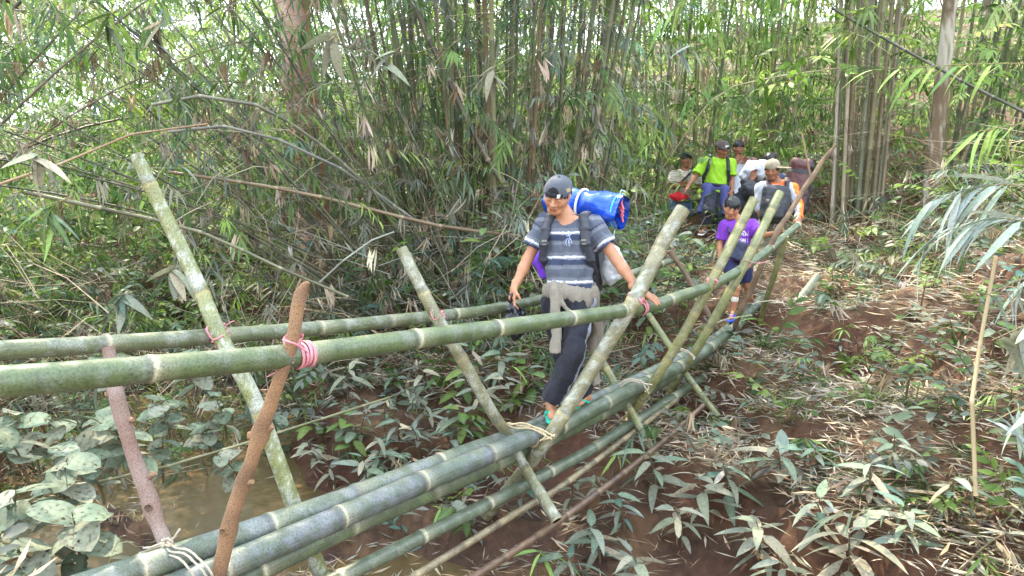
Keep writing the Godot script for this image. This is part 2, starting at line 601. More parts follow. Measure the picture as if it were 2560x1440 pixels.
func build_bridge() -> void:
	var root := thing("bamboo_footbridge", on_ground(axis_a.x, axis_a.y), "lashed bamboo footbridge with two handrails and crossed poles over the gully", "footbridge")
	var o := root.position
	var green := lin("6d7a52"); var greyg := lin("7d8272"); var bloom := lin("9ba3a0"); var dark := lin("59614a"); var pale := lin("c8bfa0")
	var lich := lin("b9bcae"); var brown := lin("8a6d50"); var red := lin("7a5545")
	var place := func(called: String, mr: Array, m: Material, label := "") -> MeshInstance3D:
		var pt := part(called, mr[0], m, root, Transform3D(Basis(), mr[1] - o))
		if label: pt.set_meta("label", label)
		return pt
	# handrails
	place.call("handrail", pole_mesh(px([[-420, 966, 2.25], [0, 954, 2.38], [440, 916, 2.8], [750, 886, 3.19], [1080, 842, 3.75], [1300, 813, 4.25], [1600, 770, 5.2], [1700, 741, 5.6], [1800, 703, 6.1], [1900, 641, 6.67], [1995, 562, 7.25]]),
		[0.05, 0.05, 0.0475, 0.0475, 0.0465, 0.046, 0.043, 0.041, 0.038, 0.035, 0.031], 0.6, lin("566340"), lin("6a715f"), pale, 0.36, 1.0, 0.012, 26, 0.32), M.bamboo, "thick green near handrail")
	place.call("handrail", pole_mesh(px([[-500, 888, 2.9], [0, 875, 3.25], [400, 851, 3.77], [800, 820, 4.45], [1000, 800, 4.9], [1250, 770, 5.63], [1450, 722, 6.45], [1700, 645, 7.64]]),
		[0.041, 0.041, 0.041, 0.041, 0.04, 0.038, 0.036, 0.03], 0.56, lin("636a4c"), lin("84887a"), pale, 0.45, 2.0, 0.015, 20, 0.5), M.bamboo, "thinner grey-green far handrail")
	# deck
	place.call("deck_pole", pole_mesh(px([[150, 1486, 3.08], [312, 1434, 3.25], [560, 1352, 3.58], [805, 1268, 3.99], [900, 1233, 4.19], [1173, 1130, 4.83], [1310, 1080, 5.23], [1509, 990, 5.95], [1662, 916, 6.64], [1800, 838, 7.4], [1905, 742, 8.1]]),
		[0.058, 0.058, 0.058, 0.058, 0.058, 0.056, 0.055, 0.052, 0.05, 0.045, 0.04], 0.58, lin("616a58"), lin("7f827f"), pale, 0.55, 3.0, 0.015, 20, 0.3), M.bamboo)
	place.call("deck_pole", pole_mesh(px([[400, 1484, 3.26], [586, 1406, 3.49], [871, 1284, 3.97], [1084, 1192, 4.43], [1248, 1125, 4.84], [1350, 1082, 5.15]]),
		[0.06, 0.06, 0.059, 0.058, 0.057, 0.056], 0.58, lin("5d6759"), lin("707276"), pale, 0.55, 4.0, 0.013, 22, 0.27), M.bamboo, "near deck pole of grey-blue bamboo")
	place.call("deck_pole", pole_mesh(px([[1330, 1098, 5.08], [1404, 1064, 5.33], [1509, 1010, 5.72], [1580, 973, 6.02], [1720, 904, 6.7], [1830, 826, 7.35], [1915, 735, 8.0]]),
		[0.056, 0.056, 0.055, 0.054, 0.05, 0.045, 0.04], 0.56, lin("555f48"), lin("6d7566"), pale, 0.5, 5.0, 0.018, 18, 0.3), M.bamboo)
	place.call("deck_pole", pole_mesh(px([[440, 1520, 3.35], [600, 1447, 3.58], [900, 1305, 4.11], [1084, 1228, 4.57], [1330, 1118, 5.3], [1500, 1036, 5.9], [1700, 930, 6.8]]),
		[0.052, 0.052, 0.052, 0.052, 0.05, 0.048, 0.044], 0.58, dark, green, pale, 0.35, 6.0, 0.02, 18, 0.4), M.bamboo, "dark green deck pole underneath the others")
	# stringers under the deck
	place.call("lower_pole", pole_mesh(px([[760, 1486, 3.9], [900, 1419, 4.11], [1189, 1275, 4.78], [1439, 1146, 5.57], [1529, 1091, 5.92], [1654, 1013, 6.49], [1810, 908, 7.36], [1895, 838, 7.95]]),
		[0.04, 0.04, 0.041, 0.041, 0.04, 0.039, 0.036, 0.032], 0.58, lin("5f6752"), lin("777d6a"), pale, 0.42, 7.0, 0.02, 18, 0.2), M.bamboo, "green lower pole below the deck")
	place.call("lower_pole", pole_mesh(px([[930, 1500, 4.0], [1037, 1440, 4.22], [1310, 1271, 4.98], [1408, 1212, 5.31], [1590, 1076, 6.05], [1690, 1000, 6.6]]),
		[0.021, 0.022, 0.022, 0.022, 0.021, 0.02], 0.36, lin("8d7f62"), lin("6b5d4b"), lin("b7a37c"), 0.5, 8.0, 0.02, 14, 0.3), M.bamboo, "dry tan lower pole")
	place.call("lower_pole", pole_mesh(px([[1090, 1505, 3.95], [1189, 1440, 4.2], [1396, 1304, 4.86], [1630, 1127, 5.75], [1759, 1013, 6.35]]),
		[0.021, 0.022, 0.022, 0.021, 0.019], 0.34, lin("69523f"), lin("503f34"), lin("927a5f"), 0.45, 9.0, 0.02, 14, 0.2), M.bamboo, "reddish brown lower pole")
	# posts
	place.call("post", pole_mesh(px([[340, 385, 3.93], [365, 440, 3.94], [490, 700, 3.96], [548, 836, 3.9], [640, 1010, 3.92], [735, 1265, 4.0], [800, 1430, 4.1], [840, 1520, 4.12]]),
		[0.028, 0.034, 0.038, 0.039, 0.04, 0.041, 0.041, 0.04], 0.62, lin("7d8152"), lin("b3b6a8"), lin("a89c66"), 0.56, 10.0, 0.014, 18, 0.16), M.bamboo, "tall lichen-spotted far post standing highest on the left")
	var p2 := branch_mesh(px([[772, 706, 3.1], [752, 735, 3.105], [735, 840, 3.115], [690, 965, 3.15], [651, 1090, 3.2], [612, 1205, 3.25], [578, 1310, 3.3], [545, 1440, 3.33], [530, 1520, 3.36]]),
		[0.008, 0.026, 0.027, 0.027, 0.03, 0.03, 0.031, 0.031, 0.031], lin("93704f"), lin("765a42"), [[0.43, 1.0, 0.4, 0.2, 0.016], [0.45, -1.0, 0.1, 0.2, 0.009], [0.6, 0.9, 0.1, 0.5, 0.014], [0.75, -0.3, 0.0, 1.0, 0.003]], 3.0)
	place.call("post", p2, M.bark, "brown near post cut from a tree branch")
	var p3 := branch_mesh(px([[270, 868, 3.52], [285, 970, 3.5], [312, 1065, 3.5], [335, 1140, 3.5], [372, 1245, 3.49], [395, 1310, 3.48], [425, 1375, 3.44], [450, 1440, 3.4]]),
		[0.026, 0.027, 0.031, 0.032, 0.033, 0.032, 0.032, 0.03], lin("806558"), lin("97857a"), [[0.22, -0.8, 0.1, 0.5, 0.01], [0.34, 1.0, 0.1, 0.2, 0.012], [0.6, 1.0, 0.55, 0.2, 0.035], [0.7, 0.1, 0.0, 1.0, 0.004]], 7.0)
	place.call("post", p3, M.bark, "pinkish grey knotty far post cut from a tree branch")
	place.call("post", pole_mesh(px([[1003, 620, 4.7], [1040, 695, 4.7], [1090, 790, 4.71], [1150, 890, 4.75], [1230, 1030, 4.9], [1268, 1085, 5.08], [1310, 1165, 5.1], [1360, 1248, 4.8], [1392, 1302, 4.72]]),
		[0.034, 0.036, 0.038, 0.038, 0.036, 0.034, 0.034, 0.036, 0.038], 0.48, lin("7c795b"), lin("a3a596"), lin("a89b72"), 0.45, 11.0, 0.018, 16, 0.3), M.bamboo, "far post left of the man with a cut grey top")
	place.call("post", pole_mesh(px([[1708, 522, 5.3], [1660, 600, 5.26], [1590, 742, 5.09], [1500, 890, 5.1], [1382, 1078, 5.1], [1330, 1150, 5.2], [1270, 1225, 5.45], [1215, 1290, 5.6]]),
		[0.05, 0.05, 0.05, 0.048, 0.046, 0.046, 0.045, 0.045], 0.42, lin("7a7557"), lin("a3a596"), lin("aca07a"), 0.48, 12.0, 0.018, 18, 0.34), M.bamboo, "thick near post crossing in front of the man")
	place.call("post", pole_mesh(px([[1885, 498, 6.15], [1840, 585, 6.05], [1782, 698, 5.93], [1700, 850, 6.0], [1630, 960, 6.1], [1560, 1060, 6.4], [1500, 1140, 6.7]]),
		[0.038, 0.038, 0.038, 0.037, 0.036, 0.035, 0.034], 0.4, lin("7b7a4c"), lin("95906e"), lin("aa9a66"), 0.4, 13.0, 0.02, 14, 0.25), M.bamboo)
	place.call("post", pole_mesh(px([[1950, 482, 6.6], [1862, 660, 6.35], [1775, 815, 6.45], [1730, 893, 6.6], [1690, 955, 6.9], [1650, 1030, 7.1]]),
		[0.036, 0.037, 0.036, 0.035, 0.034, 0.034], 0.38, lin("7d8052"), lin("93906e"), lin("aa9a66"), 0.4, 14.0, 0.02, 14, 0.2), M.bamboo)
	var p8 := branch_mesh(px([[2088, 362, 7.2], [2047, 415, 7.15], [1983, 517, 7.0], [1932, 603, 6.82], [1849, 787, 7.1], [1838, 830, 7.3]]), [0.012, 0.022, 0.024, 0.024, 0.025, 0.026], lin("7d664e"), lin("5f4c3a"), [[0.2, -0.2, 1.0, 0.0, 0.4], [0.5, 1.0, 0.2, 0.2, 0.02]], 9.0)
	place.call("post", p8, M.bark, "thin forked branch post near the far end")
	place.call("post", pole_mesh(px([[1965, 590, 7.0], [1935, 690, 7.2], [1907, 776, 7.6], [1895, 830, 7.8]]), [0.025, 0.026, 0.026, 0.026], 0.4, lin("76784a"), lin("8b8460"), lin("aa9a66"), 0.4, 15.0, 0.02, 12), M.bamboo)
	place.call("post", pole_mesh(px([[1425, 775, 6.35], [1503, 899, 6.3], [1562, 1001, 6.15], [1646, 1150, 5.85]]), [0.028, 0.029, 0.029, 0.028], 0.38, lin("7d8058"), lin("918f74"), lin("aa9a66"), 0.4, 16.0, 0.02, 12), M.bamboo)
	place.call("post", pole_mesh(px([[1596, 748, 7.05], [1670, 860, 6.9], [1719, 940, 6.75], [1796, 1042, 6.5]]), [0.027, 0.028, 0.027, 0.026], 0.38, lin("7f8458"), lin("97977a"), lin("aa9a66"), 0.4, 17.0, 0.02, 12), M.bamboo)
	var p9 := branch_mesh(px([[1674, 626, 7.5], [1737, 722, 7.5], [1780, 802, 7.45], [1822, 865, 7.5], [1882, 950, 7.35]]), [0.02, 0.023, 0.024, 0.024, 0.022], lin("87705a"), lin("6a5544"), [[0.02, -1.0, 0.3, 0.2, 0.03], [0.05, 0.3, 1.0, 0.2, 0.04]], 12.0)
	place.call("post", p9, M.bark, "thin brown branch post on the far side")
	# pink tape
	var pink := lin("c97f86")
	var lash := func(called: String, mid: Vector3, along: Vector3, ra: float, rb: float, bdir: Vector3, turns: float, length: float, wide: float, col: Color, tails: Array, s := 0.0) -> void:
		var tl := []
		for t in tails: tl.append(shifted(px(t), mid))
		part(called, wrap_mesh(Vector3.ZERO, along, ra, rb, bdir, turns, length, wide, 0.0025, col, tl, s), M.tape, root, Transform3D(Basis(), mid - o))
	var fwd := view.basis * Vector3(0, 0, 1)
	var rail_dir := at(900, 866, 3.4) - at(600, 902, 3.0)
	lash.call("tape_lashing", at(758, 886, 3.2), rail_dir, 0.0515, 0.0515, fwd, 4.0, 0.072, 0.0125, pink, [[[735, 905, 3.12], [700, 925, 3.13], [668, 942, 3.13]]], 1.0)
	lash.call("tape_lashing", at(733, 850, 3.13), at(740, 800, 3.1) - at(725, 870, 3.13), 0.031, 0.034, fwd, 3.0, 0.035, 0.012, pink, [[[712, 842, 3.1], [708, 850, 3.09], [735, 858, 3.07], [770, 880, 3.13]]], 2.0)
	lash.call("tape_lashing", at(546, 832, 3.92), at(490, 700, 3.95) - at(560, 860, 3.9), 0.043, 0.046, fwd, 3.4, 0.075, 0.013, pink, [[[568, 812, 3.85], [576, 806, 3.84], [586, 802, 3.84]], [[520, 815, 3.85], [515, 822, 3.84], [532, 850, 3.84], [560, 838, 3.84]]], 3.0)
	lash.call("tape_lashing", at(548, 848, 3.98), at(700, 828, 4.25) - at(400, 851, 3.77), 0.046, 0.075, fwd, 2.0, 0.03, 0.012, pink * 0.85, [], 4.0)
	lash.call("tape_lashing", at(1092, 788, 4.75), at(1040, 695, 4.7) - at(1120, 840, 4.73), 0.041, 0.044, fwd, 3.0, 0.05, 0.013, pink, [[[1076, 778, 4.66], [1085, 800, 4.66], [1100, 790, 4.66]]], 5.0)
	lash.call("tape_lashing", at(1588, 746, 5.1), at(1660, 600, 5.26) - at(1540, 820, 5.09), 0.053, 0.055, fwd, 2.4, 0.035, 0.014, pink * 1.15, [], 6.0)
	lash.call("tape_lashing", at(1603, 769, 5.2), at(1650, 757, 5.4) - at(1550, 779, 5.05), 0.047, 0.05, fwd, 3.0, 0.05, 0.013, pink, [], 7.0)
	lash.call("tape_lashing", at(1781, 700, 5.94), at(1840, 585, 6.05) - at(1700, 850, 6.0), 0.041, 0.043, fwd, 2.0, 0.03, 0.014, pink * 1.1, [[[1770, 700, 5.88], [1765, 712, 5.88], [1790, 716, 5.95]]], 8.0)
	lash.call("tape_lashing", at(1864, 660, 6.37), at(1930, 520, 6.5) - at(1775, 815, 6.45), 0.04, 0.042, fwd, 2.0, 0.03, 0.014, pink * 1.1, [[[1862, 648, 6.3], [1880, 655, 6.3], [1900, 658, 6.3], [1918, 653, 6.3]]], 9.0)
	# twine
	var tw := lin("ab9f8a"); var tw2 := lin("b3a27f")
	var rope := func(paths: Array, rad: float, col: Color) -> void:
		var first := at(paths[0][0][0], paths[0][0][1], paths[0][0][2])
		var ps := []
		for q in paths: ps.append(shifted(px(q), first))
		part("rope_lashing", rope_mesh(ps, rad, col), M.rope, root, Transform3D(Basis(), first - o))
	rope.call([[[418, 1356, 3.4], [440, 1370, 3.36], [470, 1375, 3.3], [500, 1400, 3.26], [528, 1432, 3.25], [535, 1470, 3.3]], [[405, 1375, 3.4], [430, 1380, 3.34], [462, 1385, 3.28], [490, 1410, 3.24], [515, 1440, 3.24], [520, 1475, 3.3]], [[404, 1385, 3.4], [425, 1388, 3.34], [450, 1398, 3.28], [475, 1425, 3.24], [498, 1462, 3.25]],
		[[405, 1352, 3.38], [420, 1346, 3.36], [432, 1354, 3.36], [425, 1365, 3.37], [408, 1362, 3.38]], [[412, 1360, 3.37], [385, 1370, 3.37], [348, 1384, 3.38]], [[410, 1364, 3.37], [390, 1382, 3.37], [375, 1402, 3.38]], [[425, 1352, 3.36], [438, 1340, 3.36], [450, 1322, 3.36]], [[412, 1357, 3.37], [398, 1360, 3.37], [378, 1368, 3.36], [358, 1370, 3.37]]], 0.0047, tw)
	rope.call([[[1252, 1072, 5.05], [1268, 1058, 5.0], [1300, 1064, 5.02], [1345, 1070, 5.06], [1372, 1084, 5.03], [1386, 1092, 5.02]], [[1250, 1064, 5.05], [1275, 1062, 5.0], [1310, 1058, 5.02], [1350, 1076, 5.06], [1365, 1090, 5.02], [1350, 1102, 5.03]], [[1258, 1060, 5.04], [1290, 1070, 5.02], [1330, 1072, 5.04], [1380, 1098, 5.02]], [[1352, 1100, 5.04], [1370, 1096, 5.02], [1388, 1086, 5.04]]], 0.0055, tw2)
	rope.call([[[1548, 960, 5.95], [1570, 948, 5.93], [1600, 952, 5.95], [1622, 968, 5.98], [1612, 980, 5.97]], [[1552, 966, 5.95], [1575, 952, 5.93], [1604, 958, 5.95], [1630, 962, 5.98]], [[1605, 955, 5.94], [1615, 972, 5.95], [1622, 984, 5.97]]], 0.006, tw)
	rope.call([[[1670, 900, 6.5], [1690, 872, 6.5], [1720, 878, 6.5], [1738, 895, 6.5]], [[1700, 874, 6.5], [1728, 886, 6.5], [1735, 900, 6.5]]], 0.006, tw)
	rope.call([[[1790, 808, 7.1], [1815, 798, 7.05], [1850, 792, 7.0], [1880, 788, 7.1]]], 0.006, tw)
	rope.call([[[1880, 760, 7.4], [1905, 754, 7.4], [1930, 752, 7.4]]], 0.006, tw)
# ---------------------------------------------------------------- people
func bounds(pts: Array, margin: float) -> Array:
	var a: Vector3 = pts[0]; var b: Vector3 = pts[0]
	for p in pts:
		a = a.min(p); b = b.max(p)
	var m := Vector3(margin, margin, margin)
	return [a - m, b + m]

func body_frame(P: Dictionary) -> void:
	P.lat = (P.sh[1] - P.sh[0]).normalized()          # towards his own left
	P.spine = (P.neck - P.pelvis).normalized()
	P.lat = (P.lat - P.spine * P.lat.dot(P.spine)).normalized()
	P.fwd = P.lat.cross(P.spine).normalized()
	P.hx = P.hu.cross(P.hf).normalized()               # head: towards his own left
	P.hf = P.hx.cross(P.hu).normalized()

func torso(F: Field, P: Dictionary, grow: float, hem: float) -> void:
	var s: float = P.s
	var w: float = P.get("wide", 1.0)
	var c1: Vector3 = P.neck.lerp(P.pelvis, 0.22)
	var c2: Vector3 = P.neck.lerp(P.pelvis, 0.62)
	var c3: Vector3 = P.neck.lerp(P.pelvis, hem)
	F.cap(c1, c2, 0.108 * s * w + grow, 0.098 * s * w + grow, 0.04 * s, P.lat, 1.42)
	F.cap(c2, c3, 0.098 * s * w + grow, 0.104 * s * w + grow * 1.4, 0.03 * s, P.lat, 1.42, 1)
	for i in 2:
		F.cap(P.neck - P.spine * 0.02 * s, P.sh[i], 0.05 * s + grow, 0.052 * s + grow, 0.05 * s)
		F.cap(P.neck.lerp(P.sh[i], 0.45) - P.spine * 0.07 * s, P.sh[i] - P.spine * 0.03 * s, 0.075 * s + grow, 0.05 * s + grow, 0.05 * s)

func hand(mb: Mb, P: Dictionary, wrist: Vector3, dir: Vector3, thumb: Vector3, curl: float, tint, cell: float, spread := 0.0) -> void:
	var s: float = P.s
	dir = dir.normalized()
	thumb = (thumb - dir * thumb.dot(dir)).normalized()
	var inner: Vector3 = P.get("palm", Vector3.DOWN)
	inner = (inner - dir * inner.dot(dir) - thumb * inner.dot(thumb)).normalized()    # the way the palm looks
	var F := Field.new(wrist - Vector3.ONE * 0.22 * s, wrist + Vector3.ONE * 0.22 * s, cell)
	var kn := wrist + dir * 0.085 * s
	F.cap(wrist - dir * 0.05 * s, wrist, 0.027 * s, 0.025 * s, 0.01)
	F.cap(wrist, kn - dir * 0.012 * s, 0.017 * s, 0.016 * s, 0.02 * s, thumb, 2.2)
	var lens := [0.058, 0.072, 0.078, 0.07]
	for f in 4:
		var a := kn + thumb * (-0.03 + 0.02 * f) * s - dir * (0.012 if f == 0 else 0.0) * s
		var d := (dir + thumb * (f - 1.5) * spread + inner * curl * 0.45).normalized()
		var b: Vector3 = a + d * lens[f] * 0.55 * s
		var d2 := (d + inner * curl * 1.1).normalized()
		var e: Vector3 = b + d2 * lens[f] * 0.45 * s
		F.cap(a - dir * 0.02 * s, b, 0.0095 * s, 0.0088 * s, 0.006 * s)
		F.cap(b, e, 0.0088 * s, 0.0072 * s, 0.004 * s)
	var t0 := wrist + dir * 0.025 * s + thumb * 0.026 * s
	var t1 := t0 + (dir * 0.7 + thumb * 0.75 + inner * 0.35).normalized() * 0.04 * s
	F.cap(t0, t1, 0.013 * s, 0.0105 * s, 0.012 * s)
	F.cap(t1, t1 + (dir + thumb * 0.25 + inner * (0.3 + curl * 0.5)).normalized() * 0.03 * s, 0.0105 * s, 0.008 * s, 0.004 * s)
	F.nets(mb, P.pos, tint)

func head(mb: Mb, P: Dictionary, cell: float) -> void:
	var s: float = P.hs
	var c: Vector3 = P.hc
	var x: Vector3 = P.hx; var u: Vector3 = P.hu; var f: Vector3 = P.hf
	var pt := func(a: float, b: float, d: float) -> Vector3: return c + (x * a + u * b + f * d) * s
	var F := Field.new(c - Vector3.ONE * 0.19 * s, c + Vector3.ONE * 0.19 * s, cell)
	F.cap(pt.call(0, 0.028, -0.03), pt.call(0, 0.03, 0.012), 0.083 * s, 0.079 * s, 0.01, x, 0.9)
	F.cap(pt.call(0, -0.015, 0.02), pt.call(0, -0.08, 0.055), 0.064 * s, 0.033 * s, 0.03 * s)
	for e in [-1.0, 1.0]:
		F.cap(pt.call(0.05 * e, -0.03, -0.005), pt.call(0.022 * e, -0.085, 0.05), 0.022 * s, 0.022 * s, 0.03 * s)   # jaw
		F.cap(pt.call(0.036 * e, -0.022, 0.055), pt.call(0.04 * e, -0.02, 0.045), 0.03 * s, 0.03 * s, 0.025 * s)     # cheek
		F.cap(pt.call(0.03 * e, 0.001, 0.108), pt.call(0.038 * e, 0.0, 0.1), 0.0125 * s, 0.0125 * s, 0.008 * s, x, 1.5, 0, 1)
		F.cap(pt.call(0.032 * e, -0.001, 0.077), pt.call(0.034 * e, -0.001, 0.075), 0.0135 * s, 0.0135 * s, 0.006 * s, x, 1.25)
		F.cap(pt.call(0.012 * e, 0.02, 0.09), pt.call(0.05 * e, 0.022, 0.072), 0.009 * s, 0.008 * s, 0.012 * s)      # brow ridge
		F.cap(pt.call(0.077 * e, 0.015, -0.008), pt.call(0.072 * e, -0.03, 0.0), 0.014 * s, 0.009 * s, 0.006 * s, f, 1.5)
		F.cap(pt.call(0.009 * e, -0.034, 0.098), pt.call(0.014 * e, -0.034, 0.09), 0.009 * s, 0.009 * s, 0.01 * s)   # nostril wing
	F.cap(pt.call(0, 0.012, 0.088), pt.call(0, -0.028, 0.108), 0.009 * s, 0.0125 * s, 0.014 * s)
	F.cap(pt.call(-0.016, -0.058, 0.085), pt.call(0.016, -0.058, 0.085), 0.008 * s, 0.008 * s, 0.008 * s)
	F.cap(pt.call(-0.014, -0.069, 0.082), pt.call(0.014, -0.069, 0.082), 0.009 * s, 0.009 * s, 0.008 * s)
	F.cap(c - u * 0.05 * s - f * 0.015 * s, P.neck, 0.052 * s, 0.055 * s, 0.02 * s)
	var skin: Color = P.skin
	var tint := func(p: Vector3) -> Color:
		var q := p - c
		var lx := absf(q.dot(x)) / s; var ly := q.dot(u) / s; var lz := q.dot(f) / s
		var col := skin * (1.0 + 0.1 * noise.get_noise_3d(p.x * 900.0, p.y * 900.0, p.z * 900.0))
		if lz > 0.05:
			var rosy := clampf(1.0 - Vector2(lx - 0.04, ly + 0.03).length() / 0.035, 0.0, 1.0) * 0.25
			col = col.lerp(Color(skin.r * 1.05, skin.g * 0.72, skin.b * 0.7), rosy)
			if lx < 0.026 and ly < -0.052 and ly > -0.078:
				col = col.lerp(Color(skin.r * 0.8, skin.g * 0.5, skin.b * 0.5), 0.8)
			if lx < 0.024 and absf(ly + 0.0635) < 0.0026:
				col = skin * 0.3
			if lx > 0.012 and lx < 0.054 and ly > 0.017 - (lx - 0.03) * (lx - 0.03) * 6.0 and ly < 0.027 - (lx - 0.03) * (lx - 0.03) * 6.0:
				col = col.lerp(Color(0.02, 0.014, 0.012), 0.6)
			if lx > 0.02 and lx < 0.046 and absf(ly + 0.004 - (0.004 if P.get("lids", false) else 0.008) * 0.5) < (0.0028 if P.get("lids", false) else 0.005):
				col = col.lerp(Color(0.016, 0.011, 0.009), 0.7)
		if P.get("stubble", false) and lz > 0.02 and (ly < -0.08 or (ly < -0.046 and ly > -0.053 and lx < 0.03)):
			col = col.lerp(Color(0.05, 0.04, 0.035), 0.45)
		return col
	F.nets(mb, P.pos, tint)

func hair(P: Dictionary, cell: float, fringe: float, col: Color) -> ArrayMesh:
	var s: float = P.hs
	var c: Vector3 = P.hc
	var x: Vector3 = P.hx; var u: Vector3 = P.hu; var f: Vector3 = P.hf
	var F := Field.new(c - Vector3.ONE * 0.19 * s, c + Vector3.ONE * 0.19 * s, cell)
	F.cap(c + (u * 0.034 - f * 0.034) * s, c + (u * 0.038 + f * 0.012) * s, 0.093 * s, 0.088 * s, 0.01, x, 0.93)
	F.cap(c + (u * 0.0 - f * 0.05) * s, c + (u * -0.045 - f * 0.045) * s, 0.06 * s, 0.045 * s, 0.03 * s, x, 1.1)
	F.cap(c + (u * (fringe - 0.085) + f * 0.13) * s, c + (u * (fringe - 0.16) + f * 0.1) * s, 0.085 * s, 0.13 * s, 0.01, x, 1.15, 0, 1)
	F.cap(c + (u * -0.16 + f * 0.04) * s, c + (u * -0.06 + f * 0.04) * s, 0.09 * s, 0.075 * s, 0.01, x, 1.3, 0, 1)
	F.rough(noise, 2600.0, 0.007 * s, Vector3(1, 0.25, 1))
	var mb := Mb.new()
	F.nets(mb, P.pos, func(p: Vector3) -> Color: return col * (1.0 + 0.5 * noise.get_noise_3d(p.x * 3000.0, p.y * 700.0, p.z * 3000.0)))
	return mb.mesh()

# a cap: dome on the skull, brim towards brim_dir
func hat(P: Dictionary, cell: float, tint, brim_dir: Vector3, low := 0.035, brim := 0.085) -> ArrayMesh:
	var s: float = P.hs
	var c: Vector3 = P.hc
	var x: Vector3 = P.hx; var u: Vector3 = P.hu; var f: Vector3 = P.hf
	var b := (brim_dir - u * brim_dir.dot(u)).normalized()
	var F := Field.new(c - Vector3.ONE * 0.25 * s, c + Vector3.ONE * 0.25 * s, cell)
	F.cap(c + (u * 0.036 - f * 0.032) * s, c + (u * 0.04 + f * 0.012) * s, 0.097 * s, 0.094 * s, 0.01, x, 0.93)
	F.cap(c + u * 0.137 * s, c + u * 0.139 * s, 0.009 * s, 0.009 * s, 0.004)
	F.plane(c + (u * low - b * 0.0) * s, -(u + f * 0.12).normalized())
	if brim > 0.0:
		F.cap(c + u * (low + 0.012) * s + b * 0.075 * s, c + u * (low - 0.002) * s + b * (0.075 + brim) * s, 0.07 * s, 0.06 * s, 0.008, u, 0.13 if cell < 0.007 else 0.2)
	var mb := Mb.new()
	F.nets(mb, P.pos, tint)
	return mb.mesh()

func body(P: Dictionary, cell: float, fine: float) -> ArrayMesh:
	var s: float = P.s
	var skin: Color = P.skin
	var tint := func(p: Vector3) -> Color: return skin * (1.0 + 0.12 * noise.get_noise_3d(p.x * 500.0, p.y * 500.0, p.z * 500.0))
	var all := [P.neck, P.pelvis]
	for k in ["sh", "el", "wr", "hip", "kn", "an", "toe"]:
		all += P[k]
	var bb := bounds(all, 0.14 * s)
	var F := Field.new(bb[0], bb[1], cell)
	torso(F, P, 0.0, 1.0)
	F.cap(P.neck - P.spine * 0.03 * s, P.hc - P.hu * 0.05 * P.hs - P.hf * 0.015 * P.hs, 0.058 * s, 0.05 * s, 0.03 * s)
	for i in 2:
		F.cap(P.sh[i], P.el[i], 0.05 * s, 0.038 * s, 0.02 * s)
		var mid: Vector3 = P.el[i].lerp(P.wr[i], 0.3)
		F.cap(P.el[i], mid, 0.038 * s, 0.039 * s, 0.02 * s)
		F.cap(mid, P.wr[i], 0.038 * s, 0.025 * s, 0.02 * s)
		F.cap(P.hip[i], P.kn[i], 0.083 * s, 0.055 * s, 0.03 * s)
		var calf: Vector3 = P.kn[i].lerp(P.an[i], 0.3)
		F.cap(P.kn[i], calf, 0.052 * s, 0.052 * s, 0.02 * s)
		F.cap(calf, P.an[i], 0.05 * s, 0.034 * s, 0.02 * s)
		var heel: Vector3 = P.an[i] - (P.toe[i] - P.an[i]).normalized() * 0.04 * s - Vector3.UP * 0.045 * s
		F.cap(P.an[i], heel, 0.034 * s, 0.028 * s, 0.02 * s)
		F.cap(heel, P.toe[i], 0.028 * s, 0.022 * s, 0.03 * s)
		var side: Vector3 = (P.toe[i] - heel).cross(Vector3.UP).normalized()
		F.cap(P.toe[i].lerp(heel, 0.3), P.toe[i], 0.02 * s, 0.017 * s, 0.02 * s, side, 1.9)
	var mb := Mb.new()
	F.nets(mb, P.pos, tint)
	head(mb, P, fine)
	for i in 2:
		hand(mb, P, P.wr[i], P.tip[i] - P.wr[i], P.thumb[i], P.curl[i], tint, fine * 0.75, P.get("spread", [0.0, 0.0])[i])
	return mb.mesh()

func shirt(P: Dictionary, cell: float, sleeve: Array, hem: float, tint, grow := 0.014, open_neck := 0.075) -> ArrayMesh:
	var s: float = P.s
	var all := [P.neck, P.pelvis, P.sh[0], P.sh[1], P.el[0], P.el[1]]
	if sleeve[0] > 1.0: all += [P.wr[0], P.wr[1]]
	var bb := bounds(all, 0.2 * s)
	var F := Field.new(bb[0], bb[1], cell)
	torso(F, P, grow, hem)
	for i in 2:
		var d: Vector3 = P.el[i] - P.sh[i]
		if sleeve[i] <= 1.0:
			F.cap(P.sh[i], P.sh[i] + d * sleeve[i], 0.056 * s + grow, 0.054 * s + grow * 1.5, 0.03 * s, P.fwd, 1.1, 1)
		else:
			F.cap(P.sh[i], P.el[i], 0.054 * s + grow, 0.044 * s + grow, 0.03 * s)
			F.cap(P.el[i], P.el[i].lerp(P.wr[i], sleeve[i] - 1.0), 0.043 * s + grow, 0.032 * s + grow * 0.8, 0.02 * s, P.fwd, 1.0, 1)
	F.rough(noise, 800.0, 0.012 * s, Vector3(1, 0.4, 1))
	F.rough(noise, 1900.0, 0.004 * s, Vector3(1, 0.5, 1))
	F.cap(P.neck + P.spine * 0.02 * s + P.fwd * 0.03 * s, P.neck + P.spine * 0.14 * s + P.fwd * 0.06 * s, open_neck * s, 0.11 * s, 0.01, P.lat, 1.0, 0, 1)
	var mb := Mb.new()
	F.nets(mb, P.pos, tint)
	return mb.mesh()

